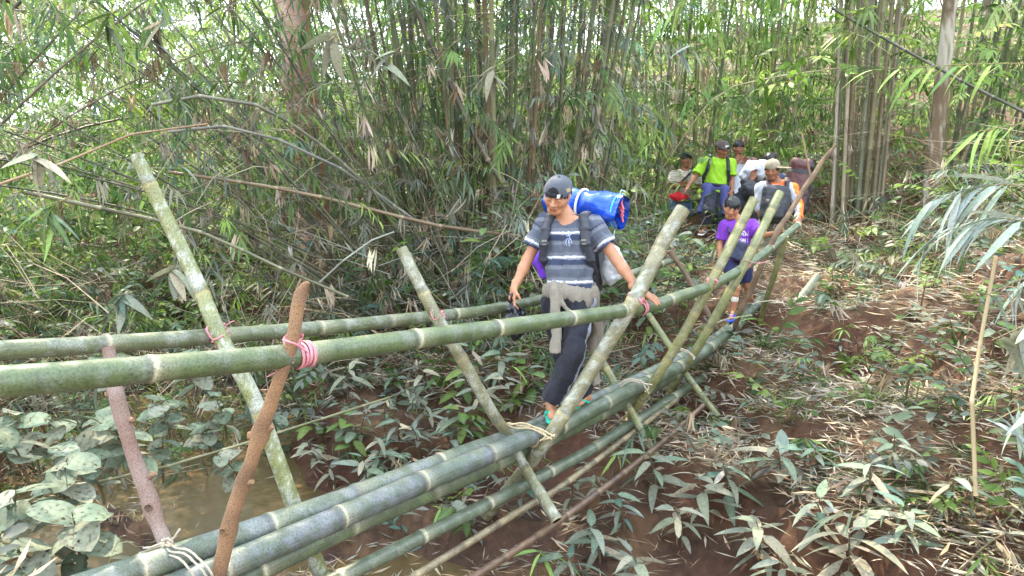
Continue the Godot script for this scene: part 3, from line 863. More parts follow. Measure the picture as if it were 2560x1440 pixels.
func trousers(P: Dictionary, cell: float, leg: float, tint, grow := 0.012, flare := 0.0) -> ArrayMesh:
	var s: float = P.s
	var all: Array = [P.pelvis] + P.hip + P.kn + P.an
	var bb := bounds(all, 0.2 * s)
	var F := Field.new(bb[0], bb[1], cell)
	F.cap(P.pelvis + P.spine * 0.09 * s, P.pelvis - P.spine * 0.02 * s, 0.1 * s + grow, 0.112 * s + grow, 0.03 * s, P.lat, 1.42, 2)
	for i in 2:
		F.cap(P.hip[i], P.kn[i] if leg > 0.5 else P.hip[i].lerp(P.kn[i], leg * 2.0), 0.095 * s + grow, 0.063 * s + grow + (0.02 * s if leg <= 0.5 else 0.0), 0.035 * s, P.fwd, 1.0, 0 if leg > 0.5 else 1)
		if leg > 0.5:
			F.cap(P.kn[i], P.kn[i].lerp(P.an[i], (leg - 0.5) * 2.0), 0.061 * s + grow, 0.05 * s + grow + flare, 0.02 * s, P.fwd, 1.0, 1)
	F.rough(noise, 720.0, 0.017 * s, Vector3(1, 0.5, 1))
	F.rough(noise, 1500.0, 0.004 * s, Vector3(1, 0.8, 1))
	var mb := Mb.new()
	F.nets(mb, P.pos, tint)
	return mb.mesh()

# a strip of cloth or a bag: rounded blobs along a chain
func blob(chain: Array, cell: float, tint, shift: Vector3, rough_amp := 0.006, freq := 900.0, k := 0.02, fa := Vector3.ZERO, ff := 1.0) -> ArrayMesh:
	var pts := []
	var big := 0.0
	for q in chain:
		pts.append(q[0]); big = maxf(big, q[1])
	var bb := bounds(pts, big * maxf(ff, 1.0) + 0.04)
	var F := Field.new(bb[0], bb[1], cell)
	for i in chain.size() - 1:
		F.cap(chain[i][0], chain[i + 1][0], chain[i][1], chain[i + 1][1], k, fa, ff)
	F.rough(noise, freq, rough_amp)
	var mb := Mb.new()
	F.nets(mb, shift, tint)
	return mb.mesh()

func cloth(c: Color, by := 0.12) -> Callable:
	return func(p: Vector3) -> Color: return c * (1.0 + by * noise.get_noise_3d(p.x * 1500.0, p.y * 1500.0, p.z * 1500.0))

# flip-flop: sole under heel-toe, thong straps
func sandal(P: Dictionary, i: int, col: Color) -> ArrayMesh:
	var s: float = P.s
	var mb := Mb.new()
	var d: Vector3 = (P.toe[i] - P.an[i]); d.y = P.toe[i].y - (P.an[i].y - 0.045 * s)
	var heel: Vector3 = P.an[i] - (P.toe[i] - P.an[i]).normalized() * 0.055 * s - Vector3.UP * 0.045 * s
	var a: Vector3 = heel - Vector3.UP * 0.034 * s
	var b: Vector3 = P.toe[i] + (P.toe[i] - heel).normalized() * 0.035 * s - Vector3.UP * 0.026 * s
	var dir := (b - a).normalized()
	var side := dir.cross(Vector3.UP).normalized()
	var up := side.cross(dir).normalized()
	var F := Field.new(bounds([a, b], 0.1 * s)[0], bounds([a, b], 0.1 * s)[1], 0.006 * maxf(s, 0.8))
	F.cap(a + dir * 0.035 * s, b - dir * 0.04 * s, 0.042 * s, 0.05 * s, 0.005, up, 0.36)
	F.nets(mb, P.pos, cloth(col, 0.1))
	var t0: Vector3 = b - dir * 0.05 * s - P.pos + up * 0.012
	for e in [-1.0, 1.0]:
		var pts := _tail([t0, t0 + up * 0.03 * s + side * e * 0.02 * s - dir * 0.03 * s, t0 + side * e * 0.042 * s - dir * 0.1 * s - up * 0.004])
		var r := PackedFloat32Array(); var cs := PackedColorArray()
		for q in pts.size():
			r.append(0.011 * s); cs.append(col)
		mb.tube(pts, r, cs, 6)
	return mb.mesh()

func person(P: Dictionary, label: String, group := "") -> Node3D:
	body_frame(P)
	var o := thing("person", P.pos, label, "person", group)
	part("body", body(P, P.cell, P.fine), M.skin, o)
	return o

func stripes(P: Dictionary, bands: Array, period: float) -> Callable:
	var inv_s: float = 1.0 / P.s
	var neck: Vector3 = P.neck
	var spine: Vector3 = P.spine
	var sh: Array = P.sh
	var el: Array = P.el
	return func(p: Vector3) -> Color:
		var h := (neck - p).dot(spine) * inv_s
		for i in 2:      # on a sleeve the bands run round the arm
			var d: Vector3 = (el[i] - sh[i]).normalized()
			var t: float = (p - sh[i]).dot(d)
			if t > 0.02 and (p - sh[i] - d * t).length() < 0.095 and (p - sh[i]).dot(sh[i] - neck) > -0.001:
				h = 0.11 + t * inv_s
		h += 0.0018 * noise.get_noise_3d(p.x * 700.0, p.y * 300.0, p.z * 700.0)
		var w := fposmod(h, period)
		var col: Color = bands[0][1]
		for b in bands:
			if w >= b[0]: col = b[1]
		return col * (1.0 + 0.12 * noise.get_noise_3d(p.x * 2500.0, p.y * 2500.0, p.z * 2500.0))

func build_hiker() -> void:      # the man on the bridge
	var d := 5.43
	var P := {
		"s": 1.0, "hs": 1.02, "cell": 0.011, "fine": 0.0048, "skin": lin("a97757"), "lids": true, "wide": 0.97,
		"hc": at(1393, 490, d - 0.1), "hu": (view.basis * Vector3(0.05, 0.88, 0.5)).normalized(), "hf": (view.basis * Vector3(-0.32, -0.6, 0.75)).normalized(),
		"neck": at(1424, 552, d - 0.01), "pelvis": at(1424, 745, d),
		"sh": [at(1362, 562, d + 0.06), at(1484, 567, d - 0.06)], "el": [at(1318, 650, d + 0.08), at(1543, 652, d - 0.12)],
		"wr": [at(1285, 722, d + 0.02), at(1597, 725, d - 0.21)], "tip": [at(1274, 768, d - 0.02), at(1646, 752, d - 0.24)],
		"thumb": [view.basis * Vector3(0.5, 0.1, 0.8), view.basis * Vector3(0.1, -0.5, 0.75)], "curl": [1.3, 0.15], "spread": [0.0, 0.13],
		"hip": [at(1395, 752, d + 0.04), at(1452, 752, d - 0.04)], "kn": [at(1404, 880, d + 0.06), at(1432, 885, d - 0.17)],
		"an": [at(1462, 986, d + 0.22), at(1378, 1009, d - 0.12)], "toe": [at(1442, 1010, d + 0.12), at(1384, 1044, d - 0.26)],
	}
	P.pos = at(1410, 1050, d)
	P.palm = Vector3.DOWN
	var o := person(P, "man in striped tee, backward cap and green flip-flops crossing the bamboo bridge")
	var x: Vector3
	# cap worn backwards: half-moon opening over the forehead, strap and buckle, a gold line of stitching on the side
	var c: Vector3 = P.hc; var hx: Vector3 = P.hx; var hu: Vector3 = P.hu; var hf: Vector3 = P.hf
	var felt := lin("4a4d55")
	part("hair", hair(P, 0.007, 0.05, lin("15110f")), M.hair, o)
	part("cap", hat(P, 0.0055, func(p: Vector3) -> Color:
		var q := p - c
		var lx := q.dot(hx); var ly := q.dot(hu); var lz := q.dot(hf)
		if lz > 0.0 and Vector2(lx + 0.005, (ly - 0.052) * 0.95).length() < 0.04 and ly > 0.055:
			return lin("15130f")
		if lz > 0.0 and ly < 0.052 and absf(lx) < 0.06:
			if lx > 0.022 and lx < 0.042: return lin("d8d8d4")
			return lin("1c1c1f")
		if lx > 0.062 and absf(ly - 0.066 - lz * 0.12) < 0.013 and lz > -0.005 and lz < 0.055 and noise.get_noise_2d(lz * 9000.0, ly * 6000.0) > -0.12:
			return lin("a3925c")
		var seam := 1.0
		for a in 6:
			var ang := fposmod(atan2(lx, lz) - a * TAU / 6.0 - 0.5, TAU)
			if ang < 0.03: seam = 0.75
		return felt * seam * (1.0 + 0.15 * noise.get_noise_3d(p.x * 1200.0, p.y * 1200.0, p.z * 1200.0)), -hf, 0.034, 0.07), M.cloth, o)
	var navy := lin("2c3449"); var slate := lin("5f626b"); var white := lin("d2d4d8"); var mid := lin("4b505b")
	var bands := [[0.0, mid], [0.055, slate], [0.08, white], [0.09, lin("7d8088")], [0.1, navy], [0.14, lin("5f626a")], [0.155, lin("676a72")]]
	part("shirt", shirt(P, 0.0085, [0.62, 0.6], 0.95, stripes(P, bands, 0.165)), M.cloth, o)
	# small emblem stitched on the chest: a pale rider-like squiggle
	var em := Mb.new()
	var e0: Vector3 = P.neck - P.spine * 0.135 + P.lat * 0.03 + P.fwd * 0.131 - P.pos
	var lines := [[[0.0, 0.045], [0.004, 0.035], [-0.002, 0.025], [0.006, 0.016], [0.01, 0.004], [0.002, -0.006], [0.008, -0.02]], [[-0.01, 0.02], [0.002, 0.022], [0.014, 0.03]], [[-0.012, 0.002], [0.0, 0.006], [0.014, 0.002], [0.018, -0.02]], [[-0.012, 0.002], [-0.016, -0.018], [-0.01, -0.032]], [[0.0, 0.0], [0.003, -0.03], [0.01, -0.036]]]
	for li in lines:
		var pts := PackedVector3Array(); var r := PackedFloat32Array(); var cs := PackedColorArray()
		for q in li:
			pts.append(e0 + P.lat * q[0] * 1.2 + P.spine * q[1] * 1.2)
			r.append(0.0019); cs.append(lin("aab8d4"))
		em.tube(pts, r, cs, 5)
	part("emblem", em.mesh(), M.cloth, o)
	var trouser_col := lin("1f1f26")
	var kl: Vector3 = P.kn[1]; var hl: Vector3 = P.hip[1]; var al: Vector3 = P.an[1]
	var right_dir := (view.basis * Vector3(1, 0, 0.25)).normalized()
	part("trousers", trousers(P, 0.0095, 0.985, func(p: Vector3) -> Color:
		var col := trouser_col * (1.0 + 0.2 * noise.get_noise_3d(p.x * 900.0, p.y * 900.0, p.z * 900.0))
		var a := hl if p.y > kl.y else kl
		var b := kl if p.y > kl.y else al
		var t := clampf((p - a).dot(b - a) / (b - a).length_squared(), 0.0, 1.0)
		var q := p - a.lerp(b, t)
		if q.length() < 0.13:
			var s := q.normalized().dot(right_dir)
			var f := q.normalized().dot(view.basis * Vector3(-0.25, 0, 1))
			if s > 0.7 and absf(f - 0.25) < 0.17:
				return lin("8d9098")
		return col, 0.012, 0.012), M.cloth, o)
	# jacket tied round the waist: band, knot, two hanging sleeves and the body of it down his left side
	var beige := lin("7b7365")
	var w: Vector3 = P.pelvis + P.spine * 0.05
	var ring := []
	for i in 13:
		var a := TAU * i / 12.0
		ring.append([w + P.lat * cos(a) * 0.178 + P.fwd * sin(a) * 0.135 - P.spine * (0.015 + 0.02 * sin(a * 2.0)), 0.027])
	var J := Field.new(bounds([P.pelvis], 0.75)[0].max(P.pelvis - Vector3(0.4, 0.75, 0.4)), P.pelvis + Vector3(0.4, 0.2, 0.4), 0.0095)
	for i in 12:
		J.cap(ring[i][0], ring[i + 1][0], 0.02, 0.02, 0.015, P.spine, 2.5)
	var kx: Vector3 = w + P.fwd * 0.165 - P.lat * 0.055 - P.spine * 0.01
	J.cap(kx + P.spine * 0.02, kx - P.spine * 0.03, 0.032, 0.03, 0.02)
	J.cap(kx, at(1388, 800, d - 0.17), 0.022, 0.02, 0.015, P.lat, 1.6)
	J.cap(at(1388, 800, d - 0.17), at(1387, 884, d - 0.19), 0.02, 0.022, 0.015, P.lat, 1.8, 1)
	J.cap(kx, at(1420, 790, d - 0.16), 0.022, 0.016, 0.015, P.lat, 1.3)
	var sid: Vector3 = w + P.lat * 0.17
	J.cap(sid, at(1490, 800, d - 0.02), 0.026, 0.027, 0.03, P.fwd, 1.8)
	J.cap(at(1490, 800, d - 0.02), at(1490, 880, d + 0.06), 0.034, 0.034, 0.03, P.fwd, 2.0)
	J.cap(at(1484, 850, d + 0.06), at(1486, 965, d + 0.1), 0.028, 0.026, 0.03, P.fwd, 1.9, 1)
	J.cap(w - P.fwd * 0.13, w - P.fwd * 0.14 - P.spine * 0.4, 0.05, 0.05, 0.03, P.lat, 3.0, 1)
	J.rough(noise, 1000.0, 0.007, Vector3(1, 0.2, 1))
	J.rough(noise, 2600.0, 0.0035, Vector3(1, 0.15, 1))
	var jm := Mb.new()
	J.nets(jm, P.pos, cloth(beige, 0.15))
	part("tied_jacket", jm.mesh(), M.cloth, o)
	for i in 2:
		part("flip_flop", sandal(P, i, lin("18a58a")), M.rubber, o)

	# backpack on his back, with its shoulder straps
	var bp: Vector3 = P.neck.lerp(P.pelvis, 0.5) - P.fwd * 0.235 - P.spine * 0.01
	var pack := thing("backpack", bp, "black backpack worn by the man in the striped tee", "backpack")
	var fr := Basis(P.lat, P.spine, -P.fwd)
	var B := Field.new(bp - Vector3.ONE * 0.5, bp + Vector3.ONE * 0.5, 0.012)
	B.rbox(Transform3D(fr, bp), Vector3(0.33, 0.47, 0.2), 0.06)
	B.rbox(Transform3D(fr, bp - P.spine * 0.09 - P.fwd * 0.11), Vector3(0.25, 0.24, 0.1), 0.04)
	B.rough(noise, 600.0, 0.008)
	var bm := Mb.new()
	B.nets(bm, bp, cloth(lin("26262c"), 0.2))
	part("pack_body", bm.mesh(), M.nylon, pack)
	for e in [-1.0, 1.0]:
		var q := func(l: float, up: float, f: float) -> Vector3: return P.neck + P.lat * l * e + P.spine * up + P.fwd * f
		var st := blob([[q.call(0.095, -0.06, -0.15), 0.018], [q.call(0.105, 0.05, -0.04), 0.018], [q.call(0.115, 0.03, 0.07), 0.018], [q.call(0.13, -0.06, 0.118), 0.018], [q.call(0.142, -0.16, 0.122), 0.018], [q.call(0.16, -0.27, 0.075), 0.016], [q.call(0.165, -0.36, -0.05), 0.014]],
			0.0075, cloth(lin("2e3038"), 0.15), bp, 0.002, 900.0, 0.01, P.lat, 1.75)
		var strap := part("shoulder_strap", st, M.nylon, pack)
		var tr := Mb.new()
		tr.box(Transform3D(Basis(P.lat, P.spine, P.fwd), q.call(0.137, -0.14, 0.141) - bp), Vector3(0.035, 0.012, 0.006), lin("70705c"))
		tr.box(Transform3D(Basis(P.lat, P.spine, P.fwd), q.call(0.139, -0.165, 0.141) - bp), Vector3(0.03, 0.006, 0.006), lin("70705c"))
		part("buckle", tr.mesh(), M.nylon, strap)

	# the rolled blue mat across the top of the pack
	var ra := at(1378, 497, d + 0.33)
	var rb := at(1557, 530, d + 0.04)
	build_mat(ra, rb, 0.112)
	# white sack and violet bundle hanging from the pack
	var sk := at(1532, 655, d + 0.14)
	var sack := thing("white_sack", sk, "white plastic sack hanging from the backpack behind the man's left arm", "sack")
	part("bag", blob([[at(1510, 600, d + 0.12), 0.03], [at(1522, 635, d + 0.14), 0.075], [at(1530, 665, d + 0.14), 0.1], [at(1522, 690, d + 0.14), 0.06]], 0.011, cloth(lin("bfc2c4"), 0.04), sk, 0.02, 700.0, 0.04), M.plastic, sack)
	var vb := at(1350, 640, d + 0.24)
	var viol := thing("violet_bundle", vb, "violet cloth bundle showing behind the man's right elbow", "bundle")
	part("bag", blob([[at(1354, 615, d + 0.26), 0.03], [at(1352, 650, d + 0.26), 0.055], [at(1362, 680, d + 0.26), 0.05]], 0.01, cloth(lin("7a3fd0"), 0.1), vb, 0.008, 900.0, 0.03), M.nylon, viol)
	# black plastic bag swinging from his right hand
	var hb := at(1278, 760, d - 0.02)
	var bag := thing("plastic_bag", hb, "crumpled black plastic bag carried in the man's right hand", "bag")
	part("bag", blob([[at(1279, 752, d - 0.02), 0.012], [at(1282, 770, d), 0.03], [at(1290, 790, d + 0.02), 0.062], [at(1291, 812, d + 0.02), 0.07], [at(1288, 826, d + 0.02), 0.055]], 0.008, cloth(lin("1b1b20"), 0.2), hb, 0.02, 1100.0, 0.03), M.shiny, bag)
	var hm := Mb.new()
	for e in [-1.0, 1.0]:
		var pts := _tail([at(1282, 764, d), at(1272 + 6 * e, 744, d - 0.03), at(1276 + 4 * e, 733, d - 0.03), at(1281, 742, d - 0.02)])
		var r := PackedFloat32Array(); var cs := PackedColorArray()
		for i in pts.size():
			pts[i] -= hb
			r.append(0.007); cs.append(lin("1b1b20"))
		hm.tube(pts, r, cs, 6)
	part("handle", hm.mesh(), M.shiny, bag)

func build_mat(a: Vector3, b: Vector3, rad: float) -> void:
	var o := thing("rolled_mat", (a + b) * 0.5, "shiny blue sleeping mat rolled up across the walking man's shoulders", "sleeping mat")
	var ax := (b - a).normalized()
	var u := (Vector3.UP - ax * ax.y).normalized()
	var w := ax.cross(u)
	var mb := Mb.new()
	var blue := lin("2450c0")
	var L := a.distance_to(b)
	var turns := 2.15
	var n := 96
	var seg := 26
	for side in 2:
		var first := mb.v.size()
		for j in seg + 1:
			var t := float(j) / seg
			for i in n + 1:
				var f := float(i) / n
				var ph := f * turns * TAU + 0.7
				var r := rad * (0.8 + 0.2 * f) - (0.006 if side == 1 else 0.0)
				var dent := noise.get_noise_3d(t * 160.0, cos(ph) * 60.0, sin(ph) * 60.0) * 0.022 + noise.get_noise_3d(t * 600.0, cos(ph) * 200.0, sin(ph) * 200.0) * 0.009
				var bulge := 1.0 + 0.10 * pow(absf(t - 0.42) * 1.6, 2.0) - 0.12 * exp(-pow((t - 0.45) / 0.06, 2.0)) - 0.05 * exp(-pow((t - 0.93) / 0.03, 2.0))
				var nn := (u * sin(ph) + w * cos(ph))
				mb.vert(ax * L * (t - 0.5) + nn * (r * bulge + dent), nn if side == 0 else -nn, (blue if side == 0 else blue * 0.75).lerp(lin("8fa6d8"), clampf(noise.get_noise_3d(t * 420.0, cos(ph) * 160.0, sin(ph) * 160.0) * 1.1, 0.0, 0.5)))
		for j in seg:
			for i in n:
				var k := first + j * (n + 1) + i
				mb.quad(k, k + 1, k + n + 2, k + n + 1)
	mb.renormal()
	part("mat_roll", mb.mesh(), M.foil, o)
	var pink := lin("d8606c")
	var rm := Mb.new()
	for q in [[[0.5, 0.11], [0.49, 0.06], [0.53, 0.02]], [[0.5, -0.01], [0.47, 0.02], [0.5, 0.03], [0.54, 0.0]], [[0.48, -0.02], [0.52, -0.05], [0.53, -0.07]], [[0.45, 0.03], [0.5, 0.0], [0.53, -0.03]]]:
		var pts := []
		for z in q: pts.append(ax * L * (z[0] - 0.015) + u * z[1] + w * (z[1] * 0.3 + (z[0] - 0.5) * 0.4))
		var pp := _tail(pts)
		var r := PackedFloat32Array(); var cs := PackedColorArray()
		for i in pp.size():
			r.append(0.01); cs.append(pink)
		rm.tube(pp, r, cs, 6, true, 0.35)
	part("pink_ribbon", rm.mesh(), M.tape, o)
	var cord := Mb.new()
	for t in [0.45, 0.93]:
		var pts := PackedVector3Array(); var r := PackedFloat32Array(); var cs := PackedColorArray()
		for i in 25:
			var ph := TAU * i / 24.0
			pts.append(ax * L * (t - 0.5) + (u * sin(ph) + w * cos(ph)) * rad * (0.98 if t < 0.9 else 1.03))
			r.append(0.005 if t > 0.9 else 0.009); cs.append(lin("4fb7b8") if t > 0.9 else lin("d9dde0"))
		cord.tube(pts, r, cs, 6, false)
	for tl in [[[0.93, -0.12, 0.0], [0.95, -0.15, 0.03], [0.94, -0.2, 0.02], [0.91, -0.22, 0.0]], [[0.93, 0.12, 0.0], [0.95, 0.15, 0.01], [0.97, 0.14, -0.02]]]:
		var pts := []
		for z in tl: pts.append(ax * L * (z[0] - 0.5) + u * z[1] + w * z[2])
		var pp := _tail(pts)
		var r := PackedFloat32Array(); var cs := PackedColorArray()
		for i in pp.size():
			r.append(0.004); cs.append(lin("bfe0dc"))
		cord.tube(pp, r, cs, 5)
	part("cord", cord.mesh(), M.rope, o)

func build_group() -> void:
	var cam_b := view.basis
	var v := func(x: float, y: float, z: float) -> Vector3: return (cam_b * Vector3(x, y, z)).normalized()
	# boy in violet on the end of the deck
	var d := 7.75
	var P := {
		"s": 0.74, "hs": 0.9, "cell": 0.012, "fine": 0.0075, "skin": lin("a5704f"), "lids": true,
		"hc": at(1829, 520, d - 0.05), "hu": v.call(0.12, 0.9, 0.42), "hf": v.call(-0.25, -0.5, 0.82),
		"neck": at(1846, 553, d), "pelvis": at(1840, 655, d), "sh": [at(1812, 566, d - 0.02), at(1880, 563, d + 0.02)], "el": [at(1799, 612, d), at(1902, 590, d - 0.15)],
		"wr": [at(1799, 650, d - 0.04), at(1948, 581, d - 0.42)], "tip": [at(1800, 678, d - 0.05), at(1982, 578, d - 0.5)],
		"thumb": [v.call(0.3, 0, 1), v.call(0.1, 0.3, 1)], "curl": [0.4, 0.3], "hip": [at(1825, 660, d - 0.02), at(1856, 660, d + 0.02)],
		"kn": [at(1840, 720, d - 0.14), at(1868, 712, d + 0.05)], "an": [at(1834, 772, d - 0.1), at(1880, 765, d + 0.2)], "toe": [at(1826, 796, d - 0.22), at(1870, 778, d + 0.12)], "pos": at(1845, 790, d),
	}
	var o := person(P, "boy in violet tee and navy shorts stepping onto the far end of the bridge")
	part("hair", hair(P, 0.008, 0.02, lin("141112")), M.hair, o)
	var vio := lin("6c2d96")
	var nk: Vector3 = P.neck; var sp: Vector3 = P.spine; var la: Vector3 = P.lat; var fw: Vector3 = P.fwd
	part("shirt", shirt(P, 0.0095, [0.75, 0.75], 1.0, func(p: Vector3) -> Color:
		var q := p - nk
		var y := -q.dot(sp); var x := q.dot(la)
		if q.dot(fw) > 0.03 and absf(x) < 0.075 and ((y > 0.1 and y < 0.145) or (y > 0.17 and y < 0.24)) and noise.get_noise_2d(x * 3600.0 + 40.0, y * 2600.0) > 0.02:
			return lin("d9d2dc")
		return vio * (1.0 + 0.15 * noise.get_noise_3d(p.x * 900.0, p.y * 900.0, p.z * 900.0))), M.cloth, o)
	part("shorts", trousers(P, 0.011, 0.42, cloth(lin("23264a"), 0.15), 0.012), M.cloth, o)
	var bandage := blob([[P.kn[0].lerp(P.an[0], 0.42), 0.038], [P.kn[0].lerp(P.an[0], 0.55), 0.036]], 0.008, cloth(lin("d8cfc2"), 0.05), P.pos, 0.002)
	part("bandage", bandage, M.cloth, o)
	for i in 2: part("flip_flop", sandal(P, i, lin("2440c0")), M.rubber, o)
	var sb := at(1857, 632, d - 0.13)
	var bag := thing("sling_bag", sb, "dark navy sling bag across the boy in violet", "bag")
	var bgm := Field.new(sb - Vector3.ONE * 0.25, sb + Vector3.ONE * 0.25, 0.009)
	bgm.rbox(Transform3D(Basis(la.rotated(fw, -0.25), sp.rotated(fw, -0.25), -fw), sb), Vector3(0.24, 0.19, 0.06), 0.025)
	bgm.rough(noise, 800.0, 0.006)
	var mb := Mb.new(); bgm.nets(mb, sb, cloth(lin("2c2f45"), 0.15))
	part("bag_body", mb.mesh(), M.nylon, bag)
	part("strap", blob([[at(1835, 610, d - 0.12), 0.009], [at(1823, 580, d - 0.12), 0.009], [at(1818, 558, d - 0.06), 0.009], [at(1822, 549, d + 0.02), 0.009]], 0.007, cloth(lin("23243a")), sb, 0.001), M.nylon, bag)

	# man in grey and orange with a cap and a pack on his chest
	d = 9.5
	P = {
		"s": 0.97, "hs": 1.02, "cell": 0.014, "fine": 0.0085, "skin": lin("8d5d42"), "stubble": true,
		"hc": at(1930, 426, d - 0.08), "hu": v.call(-0.02, 0.95, 0.25), "hf": v.call(-0.45, -0.25, 0.86),
		"neck": at(1942, 455, d), "pelvis": at(1928, 572, d), "sh": [at(1903, 470, d + 0.04), at(1980, 470, d - 0.02)], "el": [at(1898, 520, d), at(1996, 515, d - 0.15)],
		"wr": [at(1908, 562, d - 0.12), at(1997, 548, d - 0.5)], "tip": [at(1912, 585, d - 0.14), at(1998, 572, d - 0.6)], "thumb": [v.call(0.2, 0, 1), v.call(-1, 0.2, 0.4)], "curl": [0.6, 0.5],
		"hip": [at(1915, 580, d + 0.02), at(1945, 580, d - 0.02)], "kn": [at(1910, 640, d - 0.15), at(1942, 645, d)], "an": [at(1913, 688, d - 0.1), at(1944, 690, d + 0.05)], "toe": [at(1903, 703, d - 0.3), at(1946, 706, d - 0.15)], "pos": at(1928, 700, d),
	}
	o = person(P, "man in tan cap and grey shirt with orange sleeve, black pack on his chest")
	part("hair", hair(P, 0.01, 0.03, lin("1a1512")), M.hair, o)
	part("cap", hat(P, 0.0075, cloth(lin("857a66"), 0.1), v.call(0.65, 0.0, 0.75), 0.035, 0.1), M.cloth, o)
	var lv: Vector3 = P.lat; var n2: Vector3 = P.neck; var el1: Vector3 = P.el[1]; var sh1: Vector3 = P.sh[1]; var wr1: Vector3 = P.wr[1]; var s2: Vector3 = P.spine
	part("shirt", shirt(P, 0.0125, [1.2, 1.88], 1.0, func(p: Vector3) -> Color:
		var q := p - n2
		var g := lin("a3a7ad")
		if q.length() < 0.135 and q.dot(s2) > -0.05: g = lin("e8641c")
		if q.dot(lv) > 0.13:
			var arm := (el1 - sh1).normalized() if p.y > el1.y else (wr1 - el1).normalized()
			var c0 := sh1 if p.y > el1.y else el1
			var r := (p - c0) - arm * (p - c0).dot(arm)
			if r.dot(view.basis * Vector3(1, 0.1, 0.45)) > 0.012: g = lin("f06a1a")
		return g * (1.0 + 0.1 * noise.get_noise_3d(p.x * 900.0, p.y * 900.0, p.z * 900.0))), M.cloth, o)
	part("trousers", trousers(P, 0.014, 0.95, cloth(lin("56523f"), 0.2), 0.018), M.cloth, o)
	part("sandal", sandal(P, 0, lin("16a7b6")), M.rubber, o)
	part("sandal", sandal(P, 1, lin("2a2a2c")), M.rubber, o)
	var ch: Vector3 = P.neck.lerp(P.pelvis, 0.52) + P.fwd * 0.2 - P.lat * 0.02
	var cp := thing("chest_pack", ch, "black daypack worn on the chest of the man in the tan cap", "backpack")
	var cf := Field.new(ch - Vector3.ONE * 0.42, ch + Vector3.ONE * 0.42, 0.013)
	cf.rbox(Transform3D(Basis(P.lat, P.spine, -P.fwd), ch), Vector3(0.32, 0.44, 0.17), 0.06)
	cf.rbox(Transform3D(Basis(P.lat, P.spine, -P.fwd), ch - P.spine * 0.07 + P.fwd * 0.09), Vector3(0.23, 0.22, 0.08), 0.035)
	cf.rough(noise, 600.0, 0.008)
	mb = Mb.new(); cf.nets(mb, ch, cloth(lin("2b2c30"), 0.25))
	part("pack_body", mb.mesh(), M.nylon, cp)
	for e in [-1.0, 1.0]:
		var q := func(l: float, up: float, f: float) -> Vector3: return P.neck + P.lat * l * e + P.spine * up + P.fwd * f
		part("shoulder_strap", blob([[q.call(0.1, -0.1, 0.14), 0.018], [q.call(0.105, 0.0, 0.09), 0.018], [q.call(0.11, 0.05, 0.0), 0.018], [q.call(0.12, 0.0, -0.1), 0.016]], 0.011, cloth(lin("232428")), ch, 0.001, 900.0, 0.01, P.lat, 1.6), M.nylon, cp)
	var logo := Mb.new()
	for e in [-1.0, 1.0]:
		var lp := PackedVector3Array(); var lr := PackedFloat32Array(); var lc := PackedColorArray()
		for i in 5:
			lp.append(P.fwd * 0.137 + P.spine * (-0.02 - 0.018 * i + 0.012 * sin(i)) + P.lat * e * (0.04 - 0.009 * i)); lr.append(0.006); lc.append(lin("7f848b"))
		logo.tube(lp, lr, lc, 5)
	part("logo", logo.mesh(), M.nylon, cp)
	# red-brown trekking pack behind him
	var tk := at(1996, 462, d + 0.28)
	var tp := thing("trekking_pack", tk, "tall red-brown and black trekking pack on the back of the man with orange sleeve", "backpack")
	var tf := Field.new(tk - Vector3.ONE * 0.55, tk + Vector3.ONE * 0.55, 0.016)
	tf.rbox(Transform3D(Basis(P.lat, P.spine, -P.fwd), tk - P.spine * 0.08), Vector3(0.3, 0.6, 0.24), 0.09)
	tf.rbox(Transform3D(Basis(P.lat, P.spine, -P.fwd), tk + P.spine * 0.24), Vector3(0.28, 0.16, 0.26), 0.07)
	tf.rough(noise, 500.0, 0.014)
	mb = Mb.new(); tf.nets(mb, tk, func(p: Vector3) -> Color:
		var q := p - tk
		var c := lin("4d2e2c")
		if absf(q.dot(s2) - 0.15) < 0.03 or q.dot(lv) > 0.1: c = lin("221d1e")
		return c * (1.0 + 0.2 * noise.get_noise_3d(p.x * 600.0, p.y * 600.0, p.z * 600.0)))
	part("pack_body", mb.mesh(), M.nylon, tp)

	# the one behind him: dark hair, a white sack on the shoulder, a black bag
	d = 10.9
	P = {
		"s": 0.97, "hs": 1.02, "cell": 0.016, "fine": 0.011, "skin": lin("8a5c44"),
		"hc": at(1924, 404, d), "hu": v.call(0.0, 0.98, 0.15), "hf": v.call(-0.3, -0.2, 0.9), "neck": at(1924, 432, d), "pelvis": at(1905, 530, d),
		"sh": [at(1892, 445, d), at(1955, 446, d)], "el": [at(1876, 480, d - 0.05), at(1960, 490, d)], "wr": [at(1880, 448, d - 0.22), at(1955, 520, d - 0.1)], "tip": [at(1884, 432, d - 0.25), at(1954, 540, d - 0.1)],
		"thumb": [v.call(1, 0, 0), v.call(-1, 0, 0.5)], "curl": [0.5, 0.5], "hip": [at(1893, 536, d), at(1918, 536, d)], "kn": [at(1885, 590, d - 0.1), at(1918, 592, d)], "an": [at(1882, 640, d), at(1918, 642, d)], "toe": [at(1876, 652, d - 0.2), at(1916, 654, d - 0.2)], "pos": at(1905, 650, d),
	}
	o = person(P, "black-haired person mostly hidden behind the man in the tan cap")
	part("hair", hair(P, 0.012, 0.03, lin("131011")), M.hair, o)
	part("shirt", shirt(P, 0.016, [0.8, 0.8], 1.0, cloth(lin("3a3f50"), 0.15)), M.cloth, o)
	part("trousers", trousers(P, 0.016, 0.97, cloth(lin("24242c"), 0.2)), M.cloth, o)
	var ws := at(1884, 428, d - 0.12)
	var wsn := thing("shoulder_sack", ws, "puffy white plastic sack carried on a shoulder behind the tan cap", "sack")
